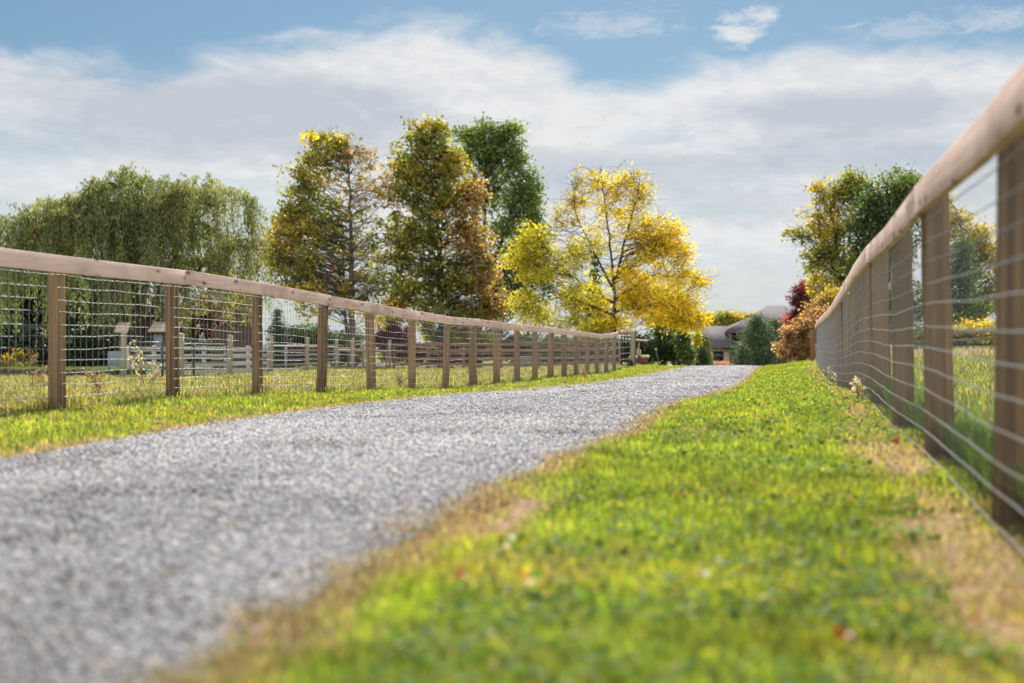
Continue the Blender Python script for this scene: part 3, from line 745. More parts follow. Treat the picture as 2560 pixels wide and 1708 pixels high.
board_fence('board_fence', 'grey three rail fence in the field seen through the right fence', onY(2215, 60), onY(2640, 63), 4, (1.05, .72, .38), .10, M_DARKGREYBOARD, M_GREYPOST, 1.15, .11)

# ------------------------------------------------------------------ plants: trunks, limbs and leaves
def leaf_quads(rg, cen, axis, ln, wd, curl=.0):
    n = len(cen); a = axis / (np.linalg.norm(axis, axis=1, keepdims=True) + 1e-9)
    b = np.cross(a, rg.normal(size=(n, 3))); b /= np.linalg.norm(b, axis=1, keepdims=True) + 1e-9
    l = (ln / 2)[:, None]; w = (wd / 2)[:, None]
    return np.stack([cen - a * l, cen + b * w + a * l * .1, cen + a * l, cen - b * w + a * l * .1], 1)

def bez(a, m, b, n): t = np.linspace(0, 1, n)[:, None]; return a * (1 - t) ** 2 + 2 * m * t * (1 - t) + b * t * t

PAL = {
 'olive': ([(.18, .215, .04), (.255, .26, .045), (.12, .155, .035), (.32, .29, .05)], (4, 3, 2.5, 2)),
 'gold': ([(.42, .335, .045), (.48, .37, .05), (.30, .285, .045), (.37, .255, .065)], (4, 2, 3, .7)),
 'rust': ([(.36, .235, .11), (.44, .30, .14), (.27, .175, .09), (.29, .25, .08)], (4, 3, 2, 2)),
 'green': ([(.11, .175, .04), (.16, .22, .05), (.235, .265, .055), (.07, .12, .032)], (4, 4, 2, 2)),
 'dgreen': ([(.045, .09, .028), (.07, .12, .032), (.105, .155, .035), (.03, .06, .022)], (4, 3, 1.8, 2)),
 'yellow': ([(.72, .51, .018), (.64, .42, .014), (.56, .48, .03), (.78, .60, .04)], (4, 2.2, 3, 2)),
 'lime': ([(.48, .44, .03), (.36, .37, .035), (.58, .47, .025), (.26, .28, .035)], (4, 3, 3, 1.2)),
 'willow': ([(.165, .21, .08), (.225, .265, .095), (.11, .155, .07), (.31, .305, .11)], (4, 3.5, 2.2, 1.6)),
 'willowy': ([(.28, .285, .10), (.24, .265, .095), (.37, .34, .11)], (3, 3, 2)),
 'shaded_leaf': ([(.022, .045, .018), (.034, .062, .022), (.016, .032, .014), (.05, .08, .025)], (4, 3, 2, 1)),  # near-black greens: shade beneath the trees is put into the leaf colour
 'spruce': ([(.05, .095, .07), (.085, .14, .10), (.035, .065, .05), (.13, .18, .105)], (4, 3, 2.5, 1.2)),
 'pine': ([(.095, .175, .085), (.155, .245, .115), (.065, .12, .065), (.30, .34, .18)], (4, 3, 2.5, 1.5)),
 'maroon': ([(.12, .025, .04), (.20, .04, .055), (.065, .02, .03), (.29, .08, .08)], (4, 3, 2.5, 1)),
 'red': ([(.42, .08, .07), (.30, .05, .055), (.46, .14, .09)], (3, 3, 1)),
 'brown': ([(.42, .26, .13), (.32, .18, .095), (.50, .33, .15), (.24, .135, .08), (.23, .19, .08)], (4, 3, 2, 2, 1)),
}

def pick(rg, n, key, jit=.3):
    p, w = PAL[key]; return mixpal(rg, n, p, w, jit)

def tree(name, label, cat, px, Y, leaders, blobs, seed, bark=None, leaf=(.15, .10), per=40, spread=.42, up=.6, twig=3, group=None, mat=None, droop=0.0, depth=.8, dry=(), rbranch=.035, leafscale=1.0, crown_name='crown', base_g=None, dens=1.1, blend=1.0):
    """leaders: list of (pts [(px,py,dy)], r0, r1) in photograph pixels at distance Y. blobs: (px,py,rx,ry,nclumps,palette[,dy,leafmul]) """
    rg = np.random.default_rng(seed); bx = (px - 1280) / F * Y; base = G3(bx, Y)
    root = empty(name, tuple(base), label, cat, group)
    s = Y / F
    def loc(qx, qy, dy=0.0): return np.array([(qx - 1280) * s - bx, dy, (854 - qy) * s + CAM - base[2]])
    tr = MB(); LP, LR = [], []
    for pts, r0, r1 in leaders:
        q = np.array([loc(*p) if p[1] is not None else np.array([0, 0, -.25]) for p in pts])
        tt = np.linspace(0, 1, max(8, len(q) * 5)); ti = np.linspace(0, 1, len(q))
        f = np.stack([np.interp(tt, ti, q[:, k]) for k in range(3)], -1)
        k3 = np.ones(3) / 3
        for k in range(3): f[1:-1, k] = np.convolve(f[:, k], k3, 'valid')
        f[1:-1] += rg.normal(size=f[1:-1].shape) * .03 * min(1, r0 * 6)
        rr = r0 + (r1 - r0) * tt ** .8
        if q[0][2] < 0: rr[0] *= 1.25
        tr.tube(f, rr, 8); LP.append(f); LR.append(rr)
    LPc = np.vstack(LP); LRc = np.concatenate(LR); Htop = LPc[:, 2].max()
    Vl, Cl = [], []; pals = [b[5] for b in blobs]
    for bl in blobs:
        qx, qy, rx, ry, nc, pal = bl[:6]; dy0 = bl[6] if len(bl) > 6 else 0.0; lm = bl[7] if len(bl) > 7 else 1.0
        c0 = loc(qx, qy, dy0); rX, rZ = rx * s, ry * s; rY = rX * depth
        nc = int(nc * dens); d = rg.normal(size=(nc, 3)); d /= np.linalg.norm(d, axis=1, keepdims=True)
        rad = rg.random((nc, 1)) ** .42
        rad = rad * (.82 + .42 * rg.random((nc, 1))); cl = c0 + d * rad * np.array([rX, rY, rZ])
        cl = cl[cl[:, 2] > .3]
        for c in cl:
            pl = pal if rg.random() < blend else pals[rg.integers(len(pals))]
            hrel = c[2] / Htop; dist = np.linalg.norm(LPc[:, :2] - c[:2], axis=1); want = c[2] - (up * (.35 + 1.3 * hrel) + rg.normal() * .28) * dist
            cost = np.abs(LPc[:, 2] - want) + .35 * dist + (LPc[:, 2] < .6) * 3 + rg.random(len(LPc)) * 1.1
            k = int(np.argmin(cost)); a = LPc[k]
            L = np.linalg.norm(c - a)
            mid = (a + c) / 2 + np.array([0, 0, (.12 - droop) * L]) + rg.normal(size=3) * .11 * L
            r0 = min(LRc[k] * .6, rbranch * (.35 + .16 * L))
            bp = bez(a, mid, c, 5)
            tr.tube(bp, np.linspace(r0, .008 + .1 * r0, 5), 4, False)
            for _ in range(twig):
                e = c + rg.normal(size=3) * spread * np.array([1, 1, .8]) + np.array([0, 0, -droop * .4])
                st = bp[3] if rg.random() < .5 else bp[4]
                tr.tube(bez(st, (st + e) / 2 + rg.normal(size=3) * .06, e, 3), [.009 + .1 * r0, .008, .005], 3, False)
            n = int(per * lm * (.6 + .8 * rg.random()))
            if n < 1: continue
            sp = spread * (.38 + .45 * rg.random())
            pc = c + rg.normal(size=(n, 3)) * sp * np.array([1, 1, .72]) + np.array([0, 0, -droop * .5])
            ax = rg.normal(size=(n, 3)) + (pc - c) / sp * .5 + np.array([0, 0, -.5 - droop])
            ls = leafscale * (.5 + 1.15 * rg.random(n) ** 1.6)
            Vl.append(leaf_quads(rg, pc, ax, leaf[0] * ls, leaf[1] * ls))
            cc = np.clip(pick(rg, n, pl) * (.78 + .8 * rg.random()), 0, .85)
            Cl.append(np.repeat(cc, 4, 0))
    # bare twiggy sprays
    for (qx, qy, rx, ry, nb) in dry:
        c0 = loc(qx, qy)
        for _ in range(nb):
            d = rg.normal(size=3); d /= np.linalg.norm(d); c = c0 + d * rg.random() ** .5 * np.array([rx, rx * .8, ry]) * s
            dist = np.linalg.norm(LPc[:, :2] - c[:2], axis=1); k = int(np.argmin(np.abs(LPc[:, 2] - (c[2] - (-.1 + 1.1 * c[2] / Htop + rg.normal() * .3) * dist)) + .35 * dist + rg.random(len(LPc)) * .4)); a = LPc[k]
            L = np.linalg.norm(c - a); mid = (a + c) / 2 + np.array([0, 0, .05 * L]) + rg.normal(size=3) * .13 * L
            bp = bez(a, mid, c, 5); tr.tube(bp, np.linspace(.022, .006, 5), 4, False)
            for j in range(7):
                st = bp[rg.integers(1, 5)]; e = st + rg.normal(size=3) * np.array([.5, .5, .35]) + (c - a) / (L + .01) * .45
                tr.tube(bez(st, (st + e) / 2 + rg.normal(size=3) * .05, e, 3), [.010, .008, .005], 3, False)
    tr.build('trunk', bark or M_BARK, root, True)
    V = np.concatenate(Vl).reshape(-1, 3)
    np_obj(crown_name, V, [np.arange(len(V)).reshape(-1, 4)], mat or LEAF, root, np.concatenate(Cl))
    return root

# pin oak with two trunks, half its leaves gone on the right
tree('pin_oak', 'thin crowned pin oak with two trunks, many bare twigs and gold leaves', 'tree', 880, 85,
     [([(880, None), (880, 760), (878, 600), (874, 480), (868, 340)], .24, .03), ([(856, None, 1.2), (856, 780, 1.2), (853, 620, 1.0), (845, 480, .8)], .16, .02)],
     [(770, 500, 70, 90, 34, 'olive'), (700, 590, 42, 24, 14, 'gold'), (685, 650, 36, 20, 10, 'gold'), (735, 700, 75, 30, 20, 'olive'), (720, 540, 40, 30, 12, 'olive'), (800, 350, 40, 30, 10, 'olive'), (770, 450, 50, 60, 16, 'gold'), (800, 400, 60, 50, 22, 'olive'), (840, 365, 50, 35, 16, 'gold'), (740, 580, 70, 50, 26, 'gold'), (710, 620, 45, 30, 13, 'gold'),
      (760, 650, 90, 45, 28, 'olive'), (800, 560, 80, 80, 30, 'olive'), (880, 420, 60, 70, 14, 'rust', 0, .75), (950, 470, 60, 60, 14, 'rust', 0, .75), (930, 600, 80, 80, 16, 'olive', 0, .75), (960, 690, 80, 45, 18, 'olive', 0, .7),
      (790, 720, 110, 30, 26, 'gold', 0, .8), (870, 560, 90, 140, 22, 'rust', 0, .55), (700, 660, 40, 25, 8, 'gold'), (920, 740, 90, 30, 14, 'olive', 0, .7), (905, 385, 30, 22, 7, 'rust', 0, .45), (760, 770, 60, 40, 10, 'gold', 0, .6), (925, 795, 40, 35, 10, 'yellow', 0, .8)],
     101, M_BARKLIGHT, blend=.76, leaf=(.20, .15), per=42, spread=.44, up=.25, twig=4, dry=[(900, 480, 80, 120, 40), (830, 640, 120, 90, 45), (930, 620, 90, 100, 36), (880, 720, 150, 40, 40)])
tree('pin_oak', 'tall full olive-gold pin oak left of the green tree, rust leaves down its right side', 'tree', 1102, 88,
     [([(1102, None), (1102, 740), (1098, 600), (1090, 470), (1085, 330)], .27, .03)],
     [(1080, 360, 55, 45, 30, 'olive'), (1040, 400, 60, 55, 34, 'olive'), (1110, 380, 45, 60, 30, 'olive'), (1020, 470, 55, 60, 34, 'olive'), (1090, 480, 70, 70, 46, 'olive'), (1140, 440, 40, 60, 26, 'gold'), (985, 640, 45, 40, 16, 'olive', 0, .8), (1010, 580, 50, 50, 22, 'olive'),
      (1000, 430, 40, 40, 14, 'gold'), (985, 520, 30, 60, 10, 'rust', 0, .6), (1060, 580, 85, 70, 50, 'olive'), (1160, 520, 45, 60, 34, 'rust'), (1190, 480, 30, 40, 16, 'rust'), (1170, 600, 45, 60, 34, 'rust'), (1040, 680, 70, 60, 34, 'olive'), (1200, 640, 40, 40, 24, 'rust'),
      (1130, 690, 80, 60, 40, 'olive'), (1210, 710, 55, 50, 34, 'rust'), (1240, 760, 50, 35, 22, 'rust'), (1090, 770, 110, 35, 38, 'olive'), (1180, 790, 80, 30, 30, 'olive'), (1010, 730, 60, 35, 20, 'olive'), (1050, 320, 30, 18, 8, 'gold'), (1090, 315, 22, 14, 7, 'gold')],
     102, M_BARK, blend=.76, leaf=(.20, .15), per=42, spread=.46, up=.35, twig=3, dry=[(1120, 690, 120, 70, 50), (1190, 750, 90, 40, 30)])
tree('green_tree', 'tall green leaved tree behind the two oaks', 'tree', 1195, 106,
     [([(1195, None), (1200, 760), (1210, 600), (1215, 420), (1215, 320)], .28, .03), ([(1205, 720), (1270, 560), (1295, 430)], .15, .02), ([(1205, 740), (1290, 640), (1340, 560)], .12, .02)],
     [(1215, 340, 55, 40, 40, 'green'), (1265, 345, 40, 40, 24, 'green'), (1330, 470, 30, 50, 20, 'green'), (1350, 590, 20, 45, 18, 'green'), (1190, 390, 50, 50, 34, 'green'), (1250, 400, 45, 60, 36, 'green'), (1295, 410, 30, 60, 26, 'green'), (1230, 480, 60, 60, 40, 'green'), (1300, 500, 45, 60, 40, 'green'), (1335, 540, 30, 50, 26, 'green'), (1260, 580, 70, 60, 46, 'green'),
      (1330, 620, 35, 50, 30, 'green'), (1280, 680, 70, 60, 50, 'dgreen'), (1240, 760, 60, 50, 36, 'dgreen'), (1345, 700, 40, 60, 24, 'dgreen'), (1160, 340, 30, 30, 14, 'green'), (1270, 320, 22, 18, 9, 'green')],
     103, M_BARK, leaf=(.20, .14), per=46, spread=.52, up=.9, twig=2, dens=1.12)
tree('honey_locust', 'wide bright yellow honey locust with a thin nearly bare top', 'tree', 1537, 76,
     [([(1537, None), (1537, 800), (1535, 720), (1525, 600), (1510, 500), (1500, 415)], .13, .014), ([(1540, 700), (1560, 610), (1590, 500), (1600, 440)], .09, .014), ([(1536, 730), (1490, 640), (1440, 540), (1430, 450)], .08, .014),
      ([(1538, 760), (1440, 700), (1360, 620)], .08, .014), ([(1538, 750), (1620, 690), (1720, 690)], .09, .014), ([(1537, 780), (1640, 760), (1740, 790)], .07, .014), ([(1537, 790), (1420, 740), (1320, 760)], .07, .014)],
     [(1500, 455, 65, 50, 22, 'yellow', 0, .75), (1580, 460, 55, 40, 20, 'yellow', 0, .75), (1610, 480, 40, 40, 12, 'gold', 0, .8), (1450, 480, 50, 50, 12, 'gold', 0, .7), (1420, 540, 45, 50, 14, 'gold', 0, .75), (1530, 540, 90, 70, 34, 'yellow', 0, .8), (1480, 610, 70, 50, 24, 'lime', 0, .8), (1600, 560, 60, 50, 26, 'yellow', 0, .8), (1660, 580, 55, 45, 36, 'yellow'), (1690, 620, 40, 40, 26, 'yellow'),
      (1620, 620, 60, 40, 34, 'yellow'), (1700, 690, 60, 30, 26, 'yellow', 0, .8), (1750, 700, 35, 18, 12, 'yellow', 0, .7), (1580, 690, 80, 45, 44, 'yellow'), (1340, 600, 45, 40, 30, 'lime'), (1310, 640, 45, 40, 26, 'lime'), (1360, 670, 70, 50, 46, 'lime'),
      (1440, 650, 60, 50, 28, 'lime', 0, .7), (1440, 740, 90, 45, 54, 'lime'), (1310, 750, 40, 35, 22, 'lime'), (1350, 790, 70, 30, 30, 'lime'), (1640, 740, 90, 45, 56, 'yellow'), (1710, 770, 60, 45, 42, 'yellow'), (1555, 760, 85, 32, 46, 'yellow'), (1530, 806, 60, 18, 26, 'yellow'), (1675, 792, 72, 26, 38, 'yellow'),
      (1460, 810, 90, 30, 44, 'lime'), (1730, 800, 40, 25, 18, 'yellow'), (1280, 650, 25, 20, 7, 'yellow')],
     104, M_BARK, leaf=(.17, .065), per=44, spread=.40, up=.35, twig=3, droop=.12, dens=1.25, rbranch=.016, dry=[(1450, 450, 70, 60, 8), (1560, 450, 80, 50, 8), (1420, 570, 60, 60, 6)])

# right-hand group
tree('sycamore', 'loose yellow-green tree with open branches left of the dense green tree', 'tree', 2110, 84,
     [([(2110, None), (2105, 720), (2090, 600), (2075, 500)], .2, .03), ([(2105, 700), (2050, 600), (2040, 500)], .1, .02), ([(2108, 700), (2160, 560), (2170, 470)], .1, .02)],
     [(2060, 490, 40, 45, 26, 'gold', 0, .75), (2140, 560, 50, 60, 30, 'olive'), (2110, 640, 60, 50, 26, 'olive'), (2130, 445, 30, 22, 12, 'olive'), (2100, 480, 50, 40, 26, 'olive', 0, .8), (2045, 560, 45, 50, 28, 'gold', 0, .75), (2000, 585, 35, 18, 12, 'olive', 0, .7), (2080, 590, 55, 60, 34, 'gold', 0, .8), (2050, 650, 45, 40, 26, 'olive'), (2090, 700, 70, 50, 36, 'lime', 0, .9), (2150, 470, 45, 35, 24, 'olive'), (2050, 730, 45, 40, 22, 'gold'), (2120, 770, 80, 40, 30, 'olive')],
     105, M_BARK, leaf=(.17, .13), per=36, spread=.42, up=.7, twig=3)
tree('green_tree', 'dense dark green tree rising above the right fence rail', 'tree', 2215, 80,
     [([(2215, None), (2215, 740), (2215, 600), (2220, 450)], .2, .03), ([(2215, 680), (2170, 580), (2160, 500)], .09, .02)],
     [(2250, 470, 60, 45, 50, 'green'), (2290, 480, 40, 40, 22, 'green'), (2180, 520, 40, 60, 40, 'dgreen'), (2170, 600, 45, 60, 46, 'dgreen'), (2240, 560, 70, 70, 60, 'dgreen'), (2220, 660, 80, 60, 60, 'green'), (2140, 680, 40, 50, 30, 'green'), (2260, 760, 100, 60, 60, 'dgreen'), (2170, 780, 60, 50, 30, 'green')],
     106, M_BARK, leaf=(.16, .11), per=46, spread=.42, up=.9, twig=2)
tree('sycamore', 'thin yellow-leaved tree seen between the two nearest right fence posts', 'tree', 2420, 88,
     [([(2420, None), (2420, 760), (2410, 650), (2400, 540)], .2, .03)],
     [(2390, 560, 40, 45, 26, 'gold'), (2440, 590, 45, 45, 30, 'gold', 0, .8), (2480, 640, 45, 50, 28, 'gold', 0, .8), (2420, 660, 50, 50, 30, 'olive'), (2470, 740, 60, 50, 34, 'olive'), (2350, 500, 30, 30, 12, 'gold'), (2530, 700, 50, 60, 26, 'gold', 0, .8), (2440, 790, 70, 30, 30, 'yellow')],
     107, M_BARK, leaf=(.18, .13), per=38, spread=.45, up=.7, twig=3)
tree('green_tree', 'lower dark green tree in front of the thin yellow tree, seen through the right fence', 'tree', 2400, 78,
     [([(2400, None), (2400, 780), (2400, 640)], .16, .03)],
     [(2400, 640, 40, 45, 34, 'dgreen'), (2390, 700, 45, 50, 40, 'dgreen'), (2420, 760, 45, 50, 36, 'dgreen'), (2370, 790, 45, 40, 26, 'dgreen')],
     108, M_BARK, leaf=(.15, .10), per=46, spread=.38, up=.8, twig=2)
def shrub(name, label, cat, px, Y, blobs, seed, leaf=(.11, .08), per=44, spread=.28, mat=None, bark=None, group=None, up=1.2, twig=2, droop=0.0):
    top = min(b[1] for b in blobs)
    ld = [([(px, None), (px, (top + 900) / 2), (px + 2, top + 8)], .06, .012), ([(px, None), (px - 12, (top + 905) / 2)], .04, .01), ([(px, None), (px + 14, (top + 905) / 2)], .04, .01)]
    return tree(name, label, cat, px, Y, ld, blobs, seed, bark, leaf, per, spread, up, twig, group, mat, droop, crown_name='foliage', rbranch=.02)
shrub('flowering_bush', 'yellow-orange autumn bush behind the grey three rail fence', 'bush', 2400, 70, [(2400, 822, 110, 20, 60, 'gold'), (2340, 838, 60, 16, 26, 'olive'), (2470, 835, 60, 20, 30, 'gold'), (2420, 815, 60, 16, 12, 'yellow')], 109)
shrub('beech_bush', 'rounded brown-leaved bush at the far end of the right fence', 'bush', 2000, 62, [(2005, 840, 46, 36, 110, 'brown'), (2030, 815, 40, 22, 60, 'brown'), (1985, 870, 42, 28, 70, 'brown'), (2060, 800, 40, 30, 40, 'brown'), (2020, 890, 45, 14, 40, 'brown')], 110, leaf=(.10, .07), per=60, spread=.2)
shrub('purple_plum', 'upright dark maroon and red tree left of the yellow-green tree', 'tree', 2010, 100, [(2005, 750, 26, 40, 50, 'maroon'), (2015, 722, 18, 22, 22, 'red'), (1990, 780, 22, 30, 30, 'maroon'), (2035, 760, 25, 35, 36, 'maroon'), (1975, 805, 16, 16, 14, 'red'), (2020, 800, 40, 25, 24, 'maroon')], 111, leaf=(.18, .09), per=36, spread=.3)
shrub('orange_bush', 'tall orange-tan shrub behind the brown bush and below the maroon tree', 'bush', 2052, 72, [(2055, 775, 35, 30, 50, 'brown'), (2080, 750, 30, 30, 36, 'gold'), (2040, 800, 40, 25, 40, 'brown')], 112)

# blue-green pine in front of the house
def conifer(name, label, px, Y, top, half, seed, pal='spruce', cat='tree', nlev=16, per=34, leaf=(.17, .035), up=.15, taper=.9, low=0.02, mat=None, tuft=.2, ybase=None, group=None):
    rg = np.random.default_rng(seed); s = Y / F; bx = (px - 1280) * s; base = G3(bx, Y); root = empty(name, tuple(base), label, cat, group)
    Ht = (854 - top) * s + CAM - base[2]; Rm = half * s
    tr = MB(); tr.tube([(0, 0, -.2), (0, 0, Ht * .5), (0, 0, Ht)], [.03 * Ht * .5 + .03, .02 * Ht * .5 + .02, .01], 7)
    Vl, Cl = [], []
    for k in range(nlev):
        f = (k + .3 * rg.random()) / nlev; z = Ht * (low + (1 - low) * f); rr = Rm * (1 - f) ** taper * (.85 + .3 * rg.random()) + .06
        nb = int(6 + 9 * (1 - f))
        for j in range(nb):
            a = 6.283 * (j + rg.random()) / nb; L = rr * (.7 + .45 * rg.random()); d = np.array([math.cos(a), math.sin(a), 0])
            e = np.array([0, 0, z]) + d * L + np.array([0, 0, up * L + rg.normal() * .08]); st = np.array([0, 0, z - .05])
            tr.tube(bez(st, (st + e) / 2 + np.array([0, 0, -.05 * L]), e, 3), [.02, .013, .006], 3, False)
            n = int(per * (.35 + L / (Rm + .01)))
            tt = rg.random(n) ** .6; c = st + (e - st) * tt[:, None] + rg.normal(size=(n, 3)) * tuft * np.array([1, 1, .55]) * (.4 + .6 * tt[:, None])
            ax = d * .9 + np.array([0, 0, .45]) + rg.normal(size=(n, 3)) * .6
            ls = .7 + .6 * rg.random(n); Vl.append(leaf_quads(rg, c, ax, leaf[0] * ls, leaf[1] * ls)); Cl.append(np.repeat(pick(rg, n, pal) * (.8 + .4 * rg.random()), 4, 0))
    tr.build('trunk', M_BARK, root, True); V = np.concatenate(Vl).reshape(-1, 3)
    np_obj('crown', V, [np.arange(len(V)).reshape(-1, 4)], mat or NEEDLE, root, np.concatenate(Cl))
    return root
conifer('pine_tree', 'bushy blue-green pine in front of the house, just right of the lane', 1893, 98, 790, 58, 201, 'pine', nlev=20, per=70, leaf=(.20, .05), up=.5, taper=.62, tuft=.22)
conifer('pine_tree', 'darker pine standing behind the right side of the bushy blue-green pine', 1935, 104, 800, 40, 202, 'pine', nlev=16, per=64, leaf=(.20, .05), up=.5, taper=.5, tuft=.22)
conifer('pine_tree', 'short young pine at the left foot of the bushy blue-green pine', 1858, 96, 864, 19, 203, 'pine', nlev=9, per=60, leaf=(.18, .05), up=.4, taper=.5, tuft=.2)
conifer('arborvitae', 'pale broad arborvitae at the left corner of the house', 1760, 118, 842, 15, 204, 'willow', nlev=16, per=60, leaf=(.18, .09), up=.8, taper=.55)
conifer('arborvitae', 'small dark cone shaped evergreen before the pale arborvitae', 1756, 108, 868, 11, 205, 'dgreen', nlev=12, per=50, leaf=(.14, .06), up=.7, taper=.8)
conifer('blue_spruce', 'small blue spruce standing between the brick chimney and the hedge', 694, 92, 768, 42, 206, 'spruce', nlev=15, per=46, leaf=(.2, .05), up=.05, taper=.95)
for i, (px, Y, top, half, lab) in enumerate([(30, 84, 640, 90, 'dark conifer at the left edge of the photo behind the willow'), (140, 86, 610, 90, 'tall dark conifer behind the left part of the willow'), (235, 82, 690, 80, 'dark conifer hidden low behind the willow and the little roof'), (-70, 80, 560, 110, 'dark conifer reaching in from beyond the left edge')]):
    conifer('dark_conifer', lab, px, Y, top, half, 210 + i, 'shaded_leaf', nlev=26, per=120, leaf=(.30, .12), up=.05, taper=.6, group='dark conifers behind the willow')

# bushes and small trees behind the fences
shrub('evergreen_bush', 'dark green bush behind the golf cart, under the yellow tree', 'bush', 1660, 92, [(1655, 850, 34, 50, 70, 'dgreen'), (1685, 872, 32, 36, 60, 'dgreen'), (1640, 890, 34, 25, 36, 'dgreen'), (1590, 865, 36, 40, 60, 'shaded_leaf'), (1550, 880, 40, 30, 40, 'shaded_leaf')], 120, leaf=(.14, .09), per=60)
shrub('evergreen_bush', 'round mid-green bush beside the lane, right of the golf cart', 'bush', 1722, 90, [(1712, 872, 15, 36, 60, 'green'), (1706, 848, 14, 22, 26, 'dgreen'), (1718, 890, 12, 18, 32, 'green')], 121, leaf=(.14, .09), per=60)
shrub('evergreen_bush', 'yellow-green loose shrub behind the round bush near the house', 'bush', 1752, 112, [(1742, 852, 6, 30, 26, 'lime'), (1738, 882, 6, 18, 16, 'green')], 122, leaf=(.16, .1), per=40)
tree('green_tree', 'green tree half hidden behind the right side of the yellow locust', 'tree', 1685, 102, [([(1685, None), (1685, 800), (1688, 740)], .15, .03)],
     [(1690, 760, 32, 35, 40, 'green'), (1665, 790, 40, 35, 40, 'dgreen'), (1700, 800, 30, 30, 26, 'green'), (1650, 735, 20, 20, 10, 'olive')], 123, leaf=(.18, .12), per=44, spread=.4)
conifer('dark_conifer', 'narrow dark conifer showing through the middle of the yellow locust', 1487, 120, 630, 40, 215, 'dgreen', nlev=18, per=60, leaf=(.26, .09), up=.1, taper=.8)
shrub('hedge', 'broad dark rounded hedge behind the pipe gates', 'hedge', 790, 94, [(730, 870, 60, 50, 120, 'dgreen'), (790, 865, 70, 48, 140, 'dgreen'), (860, 875, 60, 48, 120, 'dgreen'), (700, 890, 40, 30, 50, 'dgreen')], 124, leaf=(.15, .10), per=64, spread=.3)
shrub('red_maple', 'small maroon tree between the two oaks, behind the red pipe gate', 'tree', 985, 92, [(985, 830, 38, 55, 80, 'maroon'), (1000, 870, 40, 40, 50, 'maroon'), (960, 860, 26, 40, 26, 'maroon'), (978, 765, 22, 22, 20, 'red'), (995, 755, 18, 16, 12, 'red')], 125, leaf=(.17, .11), per=46)
shrub('purple_plum', 'dark purple-leaved tree showing under the willow left of the chimney', 'tree', 478, 90, [(470, 800, 60, 40, 60, 'maroon'), (510, 770, 40, 40, 34, 'maroon'), (440, 840, 50, 30, 26, 'maroon'), (540, 800, 30, 45, 26, 'maroon'), (525, 850, 40, 25, 20, 'maroon')], 126, leaf=(.18, .11), per=40)
shrub('yellow_shrub', 'lime yellow bush low behind the red-brown fence under the tall oak', 'bush', 1130, 90, [(1090, 835, 40, 25, 34, 'lime'), (1150, 845, 60, 24, 50, 'lime'), (1060, 815, 25, 18, 10, 'lime'), (1200, 850, 50, 20, 26, 'lime')], 127, leaf=(.17, .11), per=36, spread=.3)
shrub('dark_shrub', 'dark green shrub behind the middle of the red-brown fence', 'bush', 1250, 92, [(1230, 860, 60, 35, 60, 'dgreen'), (1310, 870, 60, 35, 60, 'dgreen'), (1380, 870, 50, 30, 40, 'dgreen'), (1160, 890, 60, 22, 40, 'dgreen')], 128, leaf=(.16, .1), per=56)
shrub('dark_shrub', 'dark shrub in deep shade left of the nearest left fence post', 'bush', 60, 74, [(60, 860, 80, 50, 110, 'shaded_leaf'), (-10, 840, 60, 60, 50, 'shaded_leaf'), (130, 880, 70, 40, 70, 'shaded_leaf')], 129, leaf=(.16, .1), per=60, mat=NEEDLE)
shrub('dark_shrub', 'dark shrub row between the nearest left post and the little roof', 'bush', 215, 74, [(200, 880, 60, 40, 70, 'shaded_leaf'), (260, 890, 40, 34, 50, 'shaded_leaf'), (240, 850, 50, 40, 50, 'shaded_leaf')], 130, leaf=(.16, .1), per=60, mat=NEEDLE)
shrub('dark_shrub', 'tall black-green evergreen thicket at the left edge under the willow strands', 'bush', 90, 88, [(40, 780, 110, 110, 220, 'shaded_leaf'), (200, 790, 100, 100, 200, 'shaded_leaf'), (-40, 740, 70, 110, 80, 'shaded_leaf')], 133, leaf=(.22, .14), per=64, mat=NEEDLE, spread=.4)
shrub('dark_shrub', 'dark evergreen mass standing behind the willow trunk', 'bush', 360, 84, [(350, 800, 90, 60, 120, 'shaded_leaf'), (300, 850, 70, 50, 70, 'shaded_leaf'), (420, 860, 60, 40, 60, 'shaded_leaf'), (280, 770, 50, 40, 40, 'shaded_leaf')], 132, leaf=(.18, .11), per=60, mat=NEEDLE)
shrub('dark_shrub', 'dark green hedge row low behind the right end of the red-brown fence', 'hedge', 1470, 94, [(1440, 875, 60, 32, 70, 'dgreen'), (1510, 880, 50, 30, 60, 'dgreen'), (1400, 892, 60, 20, 40, 'dgreen')], 134, leaf=(.17, .11), per=56)
shrub('dark_shrub', 'dark green undergrowth between the maroon tree and the tall oak trunk', 'bush', 1085, 93, [(1050, 885, 50, 24, 50, 'dgreen'), (1110, 888, 50, 22, 50, 'dgreen')], 135, leaf=(.17, .11), per=56)
shrub('dark_shrub', 'green thicket filling in under the yellow trees beyond the right field', 'bush', 2430, 92, [(2280, 850, 60, 26, 50, 'green'), (2380, 852, 70, 26, 60, 'dgreen'), (2480, 850, 70, 28, 60, 'green'), (2560, 850, 50, 30, 40, 'dgreen')], 136, leaf=(.19, .12), per=56)
shrub('dark_shrub', 'low dark green shrub behind the grey board fence under the chimney', 'bush', 560, 80, [(500, 880, 60, 28, 50, 'dgreen'), (590, 885, 60, 26, 50, 'green'), (400, 880, 60, 28, 50, 'dgreen'), (650, 895, 40, 20, 26, 'dgreen')], 131, leaf=(.16, .1), per=56, mat=NEEDLE)
